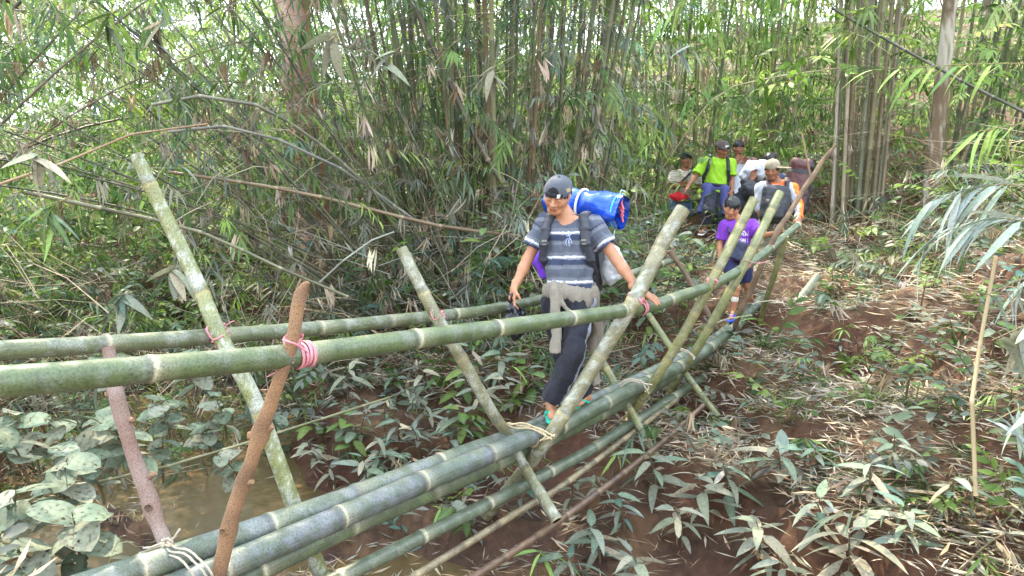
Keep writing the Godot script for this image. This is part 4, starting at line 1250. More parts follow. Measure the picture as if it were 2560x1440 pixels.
	part("bag", blob([[at(1862, 438, d - 0.12), 0.075], [at(1885, 426, d - 0.12), 0.13], [at(1908, 422, d - 0.1), 0.12]], 0.014, cloth(lin("b2b6bc"), 0.04), ws, 0.025, 500.0, 0.06), M.plastic, wsn)
	var bb := at(1880, 472, d - 0.25)
	var bbn := thing("shoulder_bag", bb, "black shoulder bag hanging below the white sack", "bag")
	part("bag", blob([[at(1862, 455, d - 0.25), 0.06], [at(1874, 475, d - 0.25), 0.12], [at(1885, 500, d - 0.22), 0.11]], 0.014, cloth(lin("25252c"), 0.2), bb, 0.014, 600.0, 0.05), M.nylon, bbn)

	# man in the lime green polo
	d = 12.2
	P = {
		"s": 1.0, "hs": 1.08, "cell": 0.015, "fine": 0.0105, "skin": lin("8a5a40"), "lids": true,
		"hc": at(1806, 374, d - 0.08), "hu": v.call(0.05, 0.92, 0.4), "hf": v.call(0.25, -0.42, 0.88),
		"neck": at(1796, 398, d), "pelvis": at(1786, 480, d), "sh": [at(1764, 406, d + 0.02), at(1826, 408, d - 0.02)], "el": [at(1736, 444, d - 0.05), at(1830, 448, d - 0.05)],
		"wr": [at(1720, 466, d - 0.2), at(1830, 478, d - 0.15)], "tip": [at(1710, 480, d - 0.24), at(1827, 496, d - 0.18)], "thumb": [v.call(0.5, 0.2, 0.8), v.call(-0.8, 0, 0.6)], "curl": [0.5, 0.7],
		"hip": [at(1774, 484, d), at(1800, 484, d)], "kn": [at(1770, 528, d - 0.28), at(1798, 540, d - 0.1)], "an": [at(1762, 568, d - 0.2), at(1790, 588, d)], "toe": [at(1752, 582, d - 0.4), at(1784, 602, d - 0.2)], "pos": at(1784, 585, d),
	}
	o = person(P, "man in lime green polo and dark cap coming down the path with a daypack")
	part("hair", hair(P, 0.012, 0.03, lin("1a1512")), M.hair, o)
	var gc: Vector3 = P.hc; var gu: Vector3 = P.hu; var gf: Vector3 = P.hf; var gx: Vector3 = P.hx
	part("cap", hat(P, 0.009, func(p: Vector3) -> Color:
		var q := p - gc
		if q.dot(gf) > 0.075 and absf(q.dot(gx) - 0.01) < 0.03 and absf(q.dot(gu) - 0.075) < 0.016: return lin("b8b4b0")
		return lin("4f443f") * (1.0 + 0.1 * noise.get_noise_3d(p.x * 900.0, p.y * 900.0, p.z * 900.0)), gf, 0.03, 0.065), M.cloth, o)
	part("shirt", shirt(P, 0.0135, [0.8, 0.8], 1.02, cloth(lin("88b426"), 0.1), 0.018, 0.06), M.cloth, o)
	part("belt", blob([[P.pelvis + P.lat * 0.14 + P.spine * 0.1 + P.fwd * 0.1, 0.022], [P.pelvis + P.spine * 0.09 + P.fwd * 0.15, 0.022], [P.pelvis - P.lat * 0.14 + P.spine * 0.1 + P.fwd * 0.1, 0.022]], 0.012, cloth(lin("26282a")), P.pos, 0.002), M.nylon, o)
	part("trousers", trousers(P, 0.015, 0.96, cloth(lin("2b2c33"), 0.2), 0.015), M.cloth, o)
	var tied := Field.new(P.pelvis - Vector3(0.45, 0.75, 0.45), P.pelvis + Vector3(0.45, 0.25, 0.45), 0.015)
	for e in [-1.0, 1.0]:
		tied.cap(P.pelvis + P.lat * 0.12 * e + P.spine * 0.05 + P.fwd * 0.08, P.pelvis + P.lat * 0.17 * e - P.spine * 0.36 + P.fwd * 0.1, 0.06, 0.075, 0.04, P.fwd, 1.5, 1)
	tied.cap(P.pelvis + P.lat * 0.15 + P.spine * 0.05 + P.fwd * 0.09, P.pelvis - P.lat * 0.15 + P.spine * 0.05 + P.fwd * 0.09, 0.06, 0.06, 0.04)
	tied.rough(noise, 600.0, 0.02, Vector3(1, 0.4, 1))
	mb = Mb.new(); tied.nets(mb, P.pos, cloth(lin("4a4d80"), 0.15))
	part("tied_jacket", mb.mesh(), M.cloth, o)
	part("shoe", sandal(P, 0, lin("d8d4ce")), M.rubber, o)
	part("shoe", sandal(P, 1, lin("3a3836")), M.rubber, o)
	var dp: Vector3 = P.neck.lerp(P.pelvis, 0.45) - P.fwd * 0.22
	var dpn := thing("daypack", dp, "dark teal daypack on the back of the man in lime green", "backpack")
	var df := Field.new(dp - Vector3.ONE * 0.4, dp + Vector3.ONE * 0.4, 0.016)
	df.rbox(Transform3D(Basis(P.lat, P.spine, -P.fwd), dp), Vector3(0.34, 0.44, 0.16), 0.06)
	mb = Mb.new(); df.nets(mb, dp, cloth(lin("2a5a5c"), 0.2))
	part("pack_body", mb.mesh(), M.nylon, dpn)
	for e in [-1.0, 1.0]:
		var q := func(l: float, up: float, f: float) -> Vector3: return P.neck + P.lat * l * e + P.spine * up + P.fwd * f
		part("shoulder_strap", blob([[q.call(0.105, 0.0, -0.13), 0.018], [q.call(0.12, 0.05, 0.0), 0.018], [q.call(0.13, -0.02, 0.1), 0.018], [q.call(0.15, -0.18, 0.125), 0.018], [q.call(0.18, -0.32, 0.05), 0.016], [q.call(0.17, -0.36, -0.12), 0.016]], 0.012, cloth(lin("23282c")), dp, 0.001, 900.0, 0.01, P.lat, 1.5), M.nylon, dpn)

	# man in the striped tee with jeans and a red waist bag
	d = 12.8
	P = {
		"s": 0.98, "hs": 1.05, "cell": 0.016, "fine": 0.0105, "skin": lin("8f5f45"),
		"hc": at(1716, 400, d - 0.05), "hu": v.call(0.03, 0.98, 0.15), "hf": v.call(0.15, -0.2, 0.95), "neck": at(1711, 428, d), "pelvis": at(1700, 506, d),
		"sh": [at(1683, 438, d + 0.02), at(1740, 442, d)], "el": [at(1676, 466, d), at(1744, 468, d)], "wr": [at(1698, 464, d - 0.22), at(1716, 464, d - 0.24)], "tip": [at(1714, 460, d - 0.28), at(1700, 458, d - 0.3)],
		"thumb": [v.call(0, 1, 0.2), v.call(0, 1, 0.2)], "curl": [0.4, 0.4], "hip": [at(1690, 510, d), at(1714, 510, d)], "kn": [at(1690, 556, d - 0.1), at(1716, 556, d)], "an": [at(1690, 600, d), at(1717, 602, d)], "toe": [at(1686, 612, d - 0.2), at(1718, 614, d - 0.2)], "pos": at(1702, 610, d),
	}
	o = person(P, "dark-haired man in pale striped tee and blue jeans with a red waist bag")
	part("hair", hair(P, 0.011, 0.035, lin("161212")), M.hair, o)
	part("shirt", shirt(P, 0.013, [0.8, 0.8], 0.98, stripes(P, [[0.0, lin("b5aa98")], [0.035, lin("8c8474")], [0.05, lin("c0b7a6")], [0.07, lin("9a917f")]], 0.08), 0.018), M.cloth, o)
	part("jeans", trousers(P, 0.015, 0.97, cloth(lin("55708f"), 0.2), 0.012), M.cloth, o)
	var rb := at(1696, 492, d - 0.2)
	var rbn := thing("waist_bag", rb, "bright red waist bag on the man in jeans", "bag")
	part("bag", blob([[at(1678, 490, d - 0.16), 0.04], [at(1692, 491, d - 0.2), 0.07], [at(1704, 494, d - 0.2), 0.06], [at(1719, 492, d - 0.12), 0.035]], 0.012, cloth(lin("d8202c"), 0.1), rb, 0.008, 700.0, 0.03), M.nylon, rbn)
	var cb := at(1706, 450, d - 0.16)
	var cbn := thing("strap", cb, "black strap slung across the pale striped tee", "bag strap")
	part("webbing", blob([[at(1734, 424, d - 0.02), 0.016], [at(1724, 434, d - 0.14), 0.016], [at(1703, 454, d - 0.17), 0.016], [at(1684, 472, d - 0.14), 0.016]], 0.011, cloth(lin("222226")), cb, 0.001), M.nylon, cbn)

	# the last one, behind lime green: camouflage on the shoulder, a light shirt
	d = 12.9
	P = {
		"s": 1.0, "hs": 1.05, "cell": 0.016, "fine": 0.0105, "skin": lin("8a5c44"), "stubble": true,
		"hc": at(1846, 370, d - 0.05), "hu": v.call(0.0, 0.97, 0.2), "hf": v.call(-0.2, -0.3, 0.9), "neck": at(1850, 398, d), "pelvis": at(1848, 486, d),
		"sh": [at(1824, 408, d), at(1880, 404, d)], "el": [at(1830, 440, d - 0.08), at(1888, 436, d)], "wr": [at(1842, 402, d - 0.2), at(1872, 408, d - 0.22)], "tip": [at(1846, 390, d - 0.22), at(1864, 398, d - 0.25)],
		"thumb": [v.call(1, 0, 0), v.call(-1, 0, 0)], "curl": [0.8, 0.8], "hip": [at(1838, 490, d), at(1862, 490, d)], "kn": [at(1838, 540, d - 0.1), at(1862, 540, d)], "an": [at(1838, 586, d), at(1862, 588, d)], "toe": [at(1834, 598, d - 0.2), at(1864, 600, d - 0.2)], "pos": at(1850, 596, d),
	}
	o = person(P, "dark-haired man in light shirt standing behind the lime green polo")
	part("hair", hair(P, 0.011, 0.03, lin("181313")), M.hair, o)
	var lc: Vector3 = P.lat; var nc: Vector3 = P.neck; var sc: Vector3 = P.spine
	part("shirt", shirt(P, 0.013, [0.85, 0.85], 1.0, func(p: Vector3) -> Color:
		var q := p - nc
		var c := lin("b9bcc4")
		if q.dot(sc) > -0.1 or q.dot(lc) > 0.12:
			c = lin("8d6a5e") if noise.get_noise_3d(p.x * 900.0, p.y * 900.0, p.z * 900.0) > 0.0 else lin("4c4440")
		return c * (1.0 + 0.1 * noise.get_noise_3d(p.x * 1900.0, p.y * 1900.0, p.z * 1900.0))), M.cloth, o)
	part("trousers", trousers(P, 0.016, 0.97, cloth(lin("26262e"), 0.2)), M.cloth, o)
# ---------------------------------------------------------------- vegetation
const GREEN := "3f6a1e"
var sprays := {}

func leaf_basis(dir: Vector3, roll := 0.0) -> Basis:
	var z := dir.normalized()
	var x := Vector3.UP.cross(z)
	if x.length() < 0.05: x = Vector3.RIGHT
	x = x.normalized()
	return Basis(x, z.cross(x), z) * Basis(Vector3(0, 0, 1), roll)

# a twig with leaves, lying along +z from the origin, leaves hanging; white vertex colours so that copies take their own tint
func bamboo_spray(leaves: int, length: float, leaf: float, hang: float) -> ArrayMesh:
	var mb := Mb.new()
	var pts := PackedVector3Array(); var r := PackedFloat32Array(); var cs := PackedColorArray()
	for i in 4:
		var t := i / 3.0
		pts.append(Vector3(0, -0.25 * length * t * t, length * t)); r.append(0.0035 * (1.2 - t)); cs.append(Color(0.8, 0.7, 0.5))
	mb.tube(pts, r, cs, 3, false)
	for i in leaves:
		var t := (i + 0.6) / leaves
		var o := Vector3(0, -0.25 * length * t * t, length * t)
		var yaw := (1.0 if i % 2 == 0 else -1.0) * rand(0.35, 1.1) * (1.15 - t * 0.6)
		if i >= leaves - 2: yaw *= 0.6
		var d := Vector3(sin(yaw), rand(-hang - 0.35, -hang + 0.25), cos(yaw))
		var l := leaf * rand(0.7, 1.2)
		var sh := rand(0.75, 1.25)
		mb.leaf(leaf_basis(d, rand(-0.5, 0.5)), o, l, l * rand(0.11, 0.15), Color(sh, sh, sh * rand(0.8, 1.1)), 0, rand(0.1, 0.4), 3)
	return mb.mesh()

func broad_spray(leaves: int, length: float, leaf: float, wide: float, kind := 1) -> ArrayMesh:
	var mb := Mb.new()
	var pts := PackedVector3Array(); var r := PackedFloat32Array(); var cs := PackedColorArray()
	for i in 4:
		var t := i / 3.0
		pts.append(Vector3(0, 0.1 * length * sin(t * 2.0), length * t)); r.append(0.004 * (1.2 - t)); cs.append(Color(0.75, 0.65, 0.5))
	mb.tube(pts, r, cs, 3, false)
	for i in leaves:
		var t := (i + 0.6) / leaves
		var o := Vector3(0, 0.1 * length * sin(t * 2.0), length * t)
		var yaw := (1.0 if i % 2 == 0 else -1.0) * rand(0.7, 1.4) * (1.2 - t * 0.7)
		var d := Vector3(sin(yaw), rand(-0.45, 0.25), cos(yaw))
		var l := leaf * rand(0.65, 1.2)
		var sh := rand(0.75, 1.25)
		mb.leaf(leaf_basis(d, rand(-0.4, 0.4)), o, l, l * wide * rand(0.85, 1.15), Color(sh, sh, sh * rand(0.85, 1.05)), kind, rand(0.1, 0.45), 3)
	return mb.mesh()

func dry_spray(leaves: int, leaf: float) -> ArrayMesh:      # withered leaves hanging in a bunch
	var mb := Mb.new()
	for i in leaves:
		var a := rand(0, TAU)
		var d := Vector3(sin(a) * rand(0.1, 0.6), -1.0, cos(a) * rand(0.1, 0.6))
		var l := leaf * rand(0.7, 1.25)
		var sh := rand(0.65, 1.2)
		mb.leaf(Basis.from_euler(Vector3(0, rand(0, TAU), 0)) * leaf_basis(d, rand(-1, 1)), Vector3(sin(a), 0, cos(a)) * 0.03, l, l * rand(0.07, 0.14), Color(sh, sh * rand(0.92, 1.0), sh * rand(0.8, 1.0)), 3, rand(-0.2, 0.3), 3)
	return mb.mesh()

func twig_bunch(n: int, length: float) -> ArrayMesh:      # thin dead twigs crossing
	var mb := Mb.new()
	for i in n:
		var a := rand(0, TAU)
		var d := Vector3(sin(a), rand(-0.5, 0.8), cos(a)).normalized() * length * rand(0.6, 1.3)
		var o := Vector3(rand(-0.15, 0.15), rand(-0.15, 0.15), rand(-0.15, 0.15))
		var sh := rand(0.5, 1.3)
		var r := rand(0.0018, 0.0042)
		var c := Color(sh, sh * rand(0.9, 1.0), sh * rand(0.75, 1.0))
		mb.tube(PackedVector3Array([o, o + d * 0.5 + Vector3(rand(-0.05, 0.05), rand(-0.02, 0.06), 0), o + d]), PackedFloat32Array([r, r * 0.85, r * 0.5]), PackedColorArray([c, c, c]), 3, false)
	return mb.mesh()

func litter_piece(n: int, leaf: float) -> ArrayMesh:      # a few fallen bamboo leaves and sheaths, lying
	var mb := Mb.new()
	for i in n:
		var a := rand(0, TAU)
		var l := leaf * rand(0.5, 1.3)
		var sh := rand(0.55, 1.3)
		var o := Vector3(rand(-0.14, 0.14), rand(0.002, 0.03), rand(-0.14, 0.14))
		mb.leaf(leaf_basis(Vector3(sin(a), rand(-0.15, 0.3), cos(a)), rand(-0.6, 0.6)), o, l, l * rand(0.05, 0.16), Color(sh, sh * rand(0.88, 1.0), sh * rand(0.75, 1.0)), 0 if i % 3 else 3, rand(-0.1, 0.2), 2)
	return mb.mesh()

func grass_tuft(n: int, h: float) -> ArrayMesh:
	var mb := Mb.new()
	for i in n:
		var a := rand(0, TAU)
		var sh := rand(0.7, 1.3)
		mb.leaf(leaf_basis(Vector3(sin(a) * 0.6, rand(0.5, 1.2), cos(a) * 0.6)), Vector3(sin(a), 0, cos(a)) * 0.02, h * rand(0.6, 1.2), 0.012, Color(sh, sh, sh), 0, rand(0.3, 0.9), 4)
	return mb.mesh()

func make_sprays() -> void:
	for i in 4:
		sprays["bamboo%d" % i] = bamboo_spray(8 + i, 0.36 + 0.05 * i, 0.18, 0.35 + 0.2 * i)
		sprays["broad%d" % i] = broad_spray(7 + i, 0.32, 0.105, 0.46)
		sprays["dry%d" % i] = dry_spray(5 + i, 0.18)
		sprays["litter%d" % i] = litter_piece(11, 0.13)
		sprays["twigs%d" % i] = twig_bunch(5 + i, 0.6)
		sprays["grass%d" % i] = grass_tuft(9, 0.22)

# scatter copies of the four variants of a spray; `put` fills transforms, `tints` a palette
func scatter(called: String, spray: String, m: Material, parent: Node, where: Array, tints: Array, by := 0.25) -> Array:
	var made := []
	for k in 4:
		var w := []; var c := PackedColorArray()
		for i in range(k, where.size(), 4):
			w.append(where[i])
			c.append(vary(tints[rng.randi() % tints.size()], by))
		if w.size():
			made.append(copies_of(called, sprays[spray + str(k)], m, parent, w, c))
	return made

func merged_stuff(called: String, label: String, sets: Array) -> Node3D:
	var o := Node3D.new()
	o.name = numbered(called)
	add_child(o, true)
	tag(o, label, "", "", "stuff")
	for s in sets:
		scatter(s[0], s[1], s[2], o, s[3], s[4])
	return o

func tilt(yaw: float, pitch: float, size: float, where: Vector3, roll := 0.0) -> Transform3D:
	return Transform3D(Basis.from_euler(Vector3(pitch, yaw, roll)).scaled(Vector3(size, size, size)), where)

# one culm: base, lean direction (horizontal), how far it leans and bends per metre, height, thickness
func culm_points(base: Vector3, dir: Vector3, lean: float, bend: float, height: float, steps: int) -> PackedVector3Array:
	var p := PackedVector3Array()
	var q := base
	var a := atan(lean)
	for i in steps + 1:
		p.append(q)
		var st := height / steps
		q += (dir * sin(a) + Vector3.UP * cos(a)) * st
		a = minf(a + bend * st, 2.3)
	return p

func culm_mesh(p: PackedVector3Array, r0: float, r1: float, col: Color, ring: Color, sides: int, per_node: int) -> ArrayMesh:
	var mb := Mb.new()
	var rel := PackedVector3Array(); var r := PackedFloat32Array(); var cs := PackedColorArray()
	var n := p.size() - 1
	var tone := rand(0, 100)
	for i in n:
		for k in per_node:
			var t := float(k) / per_node
			var f := (i + t) / n
			var rr := lerpf(r0, r1, f)
			var w := 1.0 + 0.35 * noise.get_noise_2d(f * 900.0, tone)
			rel.append(p[i].lerp(p[i + 1], t) - p[0]); r.append(rr * (1.16 if k == 0 else 1.0)); cs.append((ring if k == 0 else col) * w)
			if k == 0:
				rel.append(p[i].lerp(p[i + 1], 0.05) - p[0]); r.append(rr * 0.98); cs.append(col.lerp(ring, 0.35) * w)
			if k == per_node - 1:
				rel.append(p[i].lerp(p[i + 1], 0.95) - p[0]); r.append(rr * 1.0); cs.append(col * 0.8 * w)
	rel.append(p[n] - p[0]); r.append(r1); cs.append(col)
	mb.tube(rel, r, cs, sides, true)
	return mb.mesh()

# a bamboo clump. spec: at, spread [x, z], n, r, height, lean, bend, toward (Vector3 or null), cols, leaf counts and heights
# the strip that walkers keep clear: along the bridge and up the path
func on_trail(p: Vector3) -> bool:
	var w := where_s(p)
	return w.x > 3.5 and w.x < 12.5 and p.y < 2.4 and w.y < 0.9 and w.y > -0.9 - 0.28 * maxf(0.0, w.x - 5.0)

func clump(label: String, S: Dictionary, category := "bamboo", group := "") -> Node3D:
	var o := thing(S.get("name", "bamboo_clump"), S.at, label, category, group)
	var leaves := []; var dry := []; var twigs := []
	for i in S.n:
		var a := rand(0, TAU)
		var rr := sqrt(rng.randf())
		var off := Vector3(cos(a) * rr * S.spread[0], 0, sin(a) * rr * S.spread[1])
		var b: Vector3 = S.at + off
		b.y = ground(b.x, b.z) - 0.1
		var dir := Vector3(cos(a), 0, sin(a))
		if S.has("toward"):
			var tw: Vector3 = S.toward
			dir = (dir * S.get("fan", 0.5) + tw).normalized()
		var h := rand(S.height[0], S.height[1])
		var step := 0.4 if S.r[1] > 0.02 else 0.3
		var p := culm_points(b, dir, rand(S.lean[0], S.lean[1]), rand(S.bend[0], S.bend[1]), h, int(h / step))
		var r0 := rand(S.r[0], S.r[1])
		var col := vary(S.cols[rng.randi() % S.cols.size()], 0.25)
		var mi := part("culm", culm_mesh(p, r0, r0 * S.get("taper", 0.5), col, col.lerp(lin("9a9478"), 0.3), S.get("sides", 6), 1), M.culm, o, Transform3D(Basis(), b - S.at))
		var span: float = S.leafy[1] - S.leafy[0]
		for k in int(S.sprays[0] * rand(0.6, 1.4)):
			var f := clampf((S.leafy[0] + span * rng.randf()) / h, 0.02, 0.99)
			var idx := mini(int(f * (p.size() - 1)), p.size() - 2)
			var q: Vector3 = p[idx].lerp(p[idx + 1], rng.randf())
			var yaw := rand(0, TAU)
			var reach: float = rng.randf() * S.get("reach", 0.7)
			var spot := q + Vector3(sin(yaw), rand(-0.2, 0.3), cos(yaw)) * reach
			var here := tilt(yaw, rand(-0.4, 0.6), rand(0.7, 1.35) * S.get("leaf", 1.0), spot - S.at)
			if not on_trail(spot): leaves.append(here)
		for k in int(S.get("twiggy", 4) * rand(0.5, 1.5)):
			var f := clampf(rand(0.1, 4.5) / h, 0.02, 0.99)
			var yaw := rand(0, TAU)
			twigs.append(tilt(yaw, rand(-0.8, 0.8), rand(0.6, 1.5), p[mini(int(f * (p.size() - 1)), p.size() - 1)] - S.at + Vector3(sin(yaw), 0, cos(yaw)) * rand(0.0, 0.4)))
		for k in int(S.sprays[1] * rand(0.5, 1.5)):
			var f := clampf(rand(0.2, S.get("dry_top", 3.0)) / h, 0.02, 0.99)
			var idx := mini(int(f * (p.size() - 1)), p.size() - 2)
			var yaw := rand(0, TAU)
			dry.append(tilt(yaw, rand(-0.5, 0.5), rand(0.6, 1.3) * S.get("leaf", 1.0), p[idx] - S.at + Vector3(sin(yaw), 0, cos(yaw)) * rand(0.02, 0.3)))
	scatter("foliage", "bamboo", M.leaf, o, leaves, S.get("greens", greens))
	scatter("dry_foliage", "dry", M.dry, o, dry, tans)
	scatter("twigs", "twigs", M.dry, o, twigs, tans)
	return o

var greens := []
var dusty := []
var tans := []
var brights := []

# ---- foreground plants: every leaf a part
var leaf_meshes := {}
func leaf_mesh(kind: String, k: int) -> ArrayMesh:
	var key := kind + str(k)
	if not leaf_meshes.has(key):
		var mb := Mb.new()
		var pal: Array = {"lance": dusty, "heart": [lin("72806c"), lin("7d8874"), lin("677862"), lin("878c78")], "ovate": greens + dusty, "long": greens + dusty, "pale": [lin("a9b8b0"), lin("98ab9c"), lin("b3beb8")], "fresh": brights, "dead": tans, "ash": [lin("95947f"), lin("878875"), lin("a19c88")]}[kind]
		var col := vary(pal[k % pal.size()], 0.2)
		var droop := 0.15 + 0.12 * (k % 4)
		match kind:
			"lance", "ash": mb.leaf(Basis(), Vector3.ZERO, 1.0, 0.33, col, 0, droop, 6)
			"heart": mb.leaf(Basis(), Vector3.ZERO, 1.0, 0.88, col, 2, droop, 8, 0.1)
			"ovate": mb.leaf(Basis(), Vector3.ZERO, 1.0, 0.5, col, 1, droop, 6)
			"dead": mb.leaf(Basis(), Vector3.ZERO, 1.0, 0.22, col, 3, droop, 5)
			_: mb.leaf(Basis(), Vector3.ZERO, 1.0, 0.13, col, 0, droop + 0.1, 7)
		# a short stalk
		mb.tube(PackedVector3Array([Vector3(0, 0, -0.1), Vector3(0, 0, 0.03)]), PackedFloat32Array([0.012, 0.012]), PackedColorArray([col, col]), 3, false)
		leaf_meshes[key] = mb.mesh()
	return leaf_meshes[key]

# kind: leaf kind; the stem leans to `lean`, leaves start at share `from` of its height
func plant(called: String, kind: String, base: Vector3, height: float, leaf: float, count: int, lean: Vector3, label: String, category: String, group := "", style := "spiral", seed_at := 0) -> Node3D:
	rng.seed = 9000 + seed_at * 31
	var o := thing(called, base, label, category, group)
	var mb := Mb.new()
	var pts := PackedVector3Array(); var r := PackedFloat32Array(); var cs := PackedColorArray()
	for i in 7:
		var t := i / 6.0
		var q := Vector3.UP * height * t + lean * height * t * t
		if style == "arch": q = Vector3.UP * height * sin(t * 1.9) * 0.9 + lean * height * t * 1.1
		if style == "hang": q = lean * height * t - Vector3.UP * height * 0.75 * t * t
		pts.append(q); r.append(0.0065 * (1.25 - t) + 0.001); cs.append(lin("6d6348"))
	mb.tube(pts, r, cs, 5, true)
	part("stem", mb.mesh(), M.bark, o)
	for i in count:
		var t := 0.25 + 0.75 * (i + 0.5) / count
		if style == "fan": t = 0.86 + 0.14 * i / count
		var f := t * 6.0
		var k := mini(int(f), 5)
		var q := pts[k].lerp(pts[k + 1], f - k)
		var tg := (pts[k + 1] - pts[k]).normalized()
		var d: Vector3
		if style == "spiral":
			var a := i * 2.4 + seed_at
			d = Vector3(cos(a), rand(-0.55, 0.25) * (1.2 - t * 0.6), sin(a)) + tg * 0.35 * t
		elif style == "fan":
			var a := seed_at * 1.3 + i * TAU / count * 0.8
			d = Vector3(cos(a), rand(-0.5, 0.1), sin(a)) + lean * 0.6
		else:
			var side := tg.cross(Vector3.UP).normalized() * (1.0 if i % 2 == 0 else -1.0)
			d = side * rand(0.6, 1.0) + tg * rand(0.35, 0.8) + Vector3.DOWN * rand(0.05, 0.5)
		var l := leaf * rand(0.72, 1.2) * (1.0 - 0.25 * absf(t - 0.6))
		var b := leaf_basis(d, rand(-0.45, 0.45))
		part("leaf", leaf_mesh("dead" if (kind == "ash" or kind == "lance") and i % 5 == 4 else kind, (i + seed_at) % 8), M.leaf_holes if kind == "heart" else M.leaf_big, o, Transform3D(b.scaled(Vector3(l, l, l)), q + d.normalized() * 0.1 * l))
	return o

func tree_trunk(called: String, label: String, p: Array, r: Array, base: Color, spot: Color, amount: float) -> Node3D:
	var sm := smooth(p, r, 0.07)
	var pts: PackedVector3Array = sm[0]; var rr: PackedFloat32Array = sm[1]
	var root := pts[0]
	var o := thing(called, root, label, "tree")
	var mb := Mb.new()
	var sides := 20
	for i in pts.size():
		for k in sides:
			var a := TAU * k / sides
			var d := Vector3(cos(a), 0, sin(a))
			var w := noise.get_noise_3d(d.x * 60.0, pts[i].y * 90.0, d.z * 60.0)
			var w2 := noise.get_noise_3d(d.x * 170.0 + 50.0, pts[i].y * 330.0, d.z * 170.0)
			var col := base.lerp(spot, clampf((w + 0.5 * w2 + amount - 0.5) * 3.0, 0.0, 1.0)) * (1.0 + 0.4 * w2)
			mb.vert(pts[i] - root + d * rr[i] * (1.0 + 0.1 * w + 0.05 * w2), d, col)
	for i in pts.size() - 1:
		for k in sides:
			var k2 := (k + 1) % sides
			mb.quad(i * sides + k, (i + 1) * sides + k, (i + 1) * sides + k2, i * sides + k2)
	part("trunk", mb.mesh(), M.bark, o)
	# crown high above, with limbs
	var top := pts[pts.size() - 1] - root
	var lv := []
	for i in 7:
		var a := i * 2.4
		var e := top + Vector3(cos(a) * 1.6, 1.4 + 0.3 * i, sin(a) * 1.6)
		var lm := Mb.new()
		lm.tube(PackedVector3Array([top - Vector3(0, 0.5, 0), top.lerp(e, 0.5) + Vector3(0, 0.15, 0), e]), PackedFloat32Array([rr[-1] * 0.6, rr[-1] * 0.35, 0.02]), PackedColorArray([base, base, base]), 7)
		part("limb", lm.mesh(), M.bark, o)
		for k in 60:
			lv.append(tilt(rand(0, TAU), rand(-0.5, 0.5), rand(1.0, 1.9), e.lerp(top, rng.randf() * 0.5) + Vector3(rand(-1, 1), rand(-0.7, 0.9), rand(-1, 1))))
	scatter("crown", "broad", M.leaf, o, lv, greens)
	return o

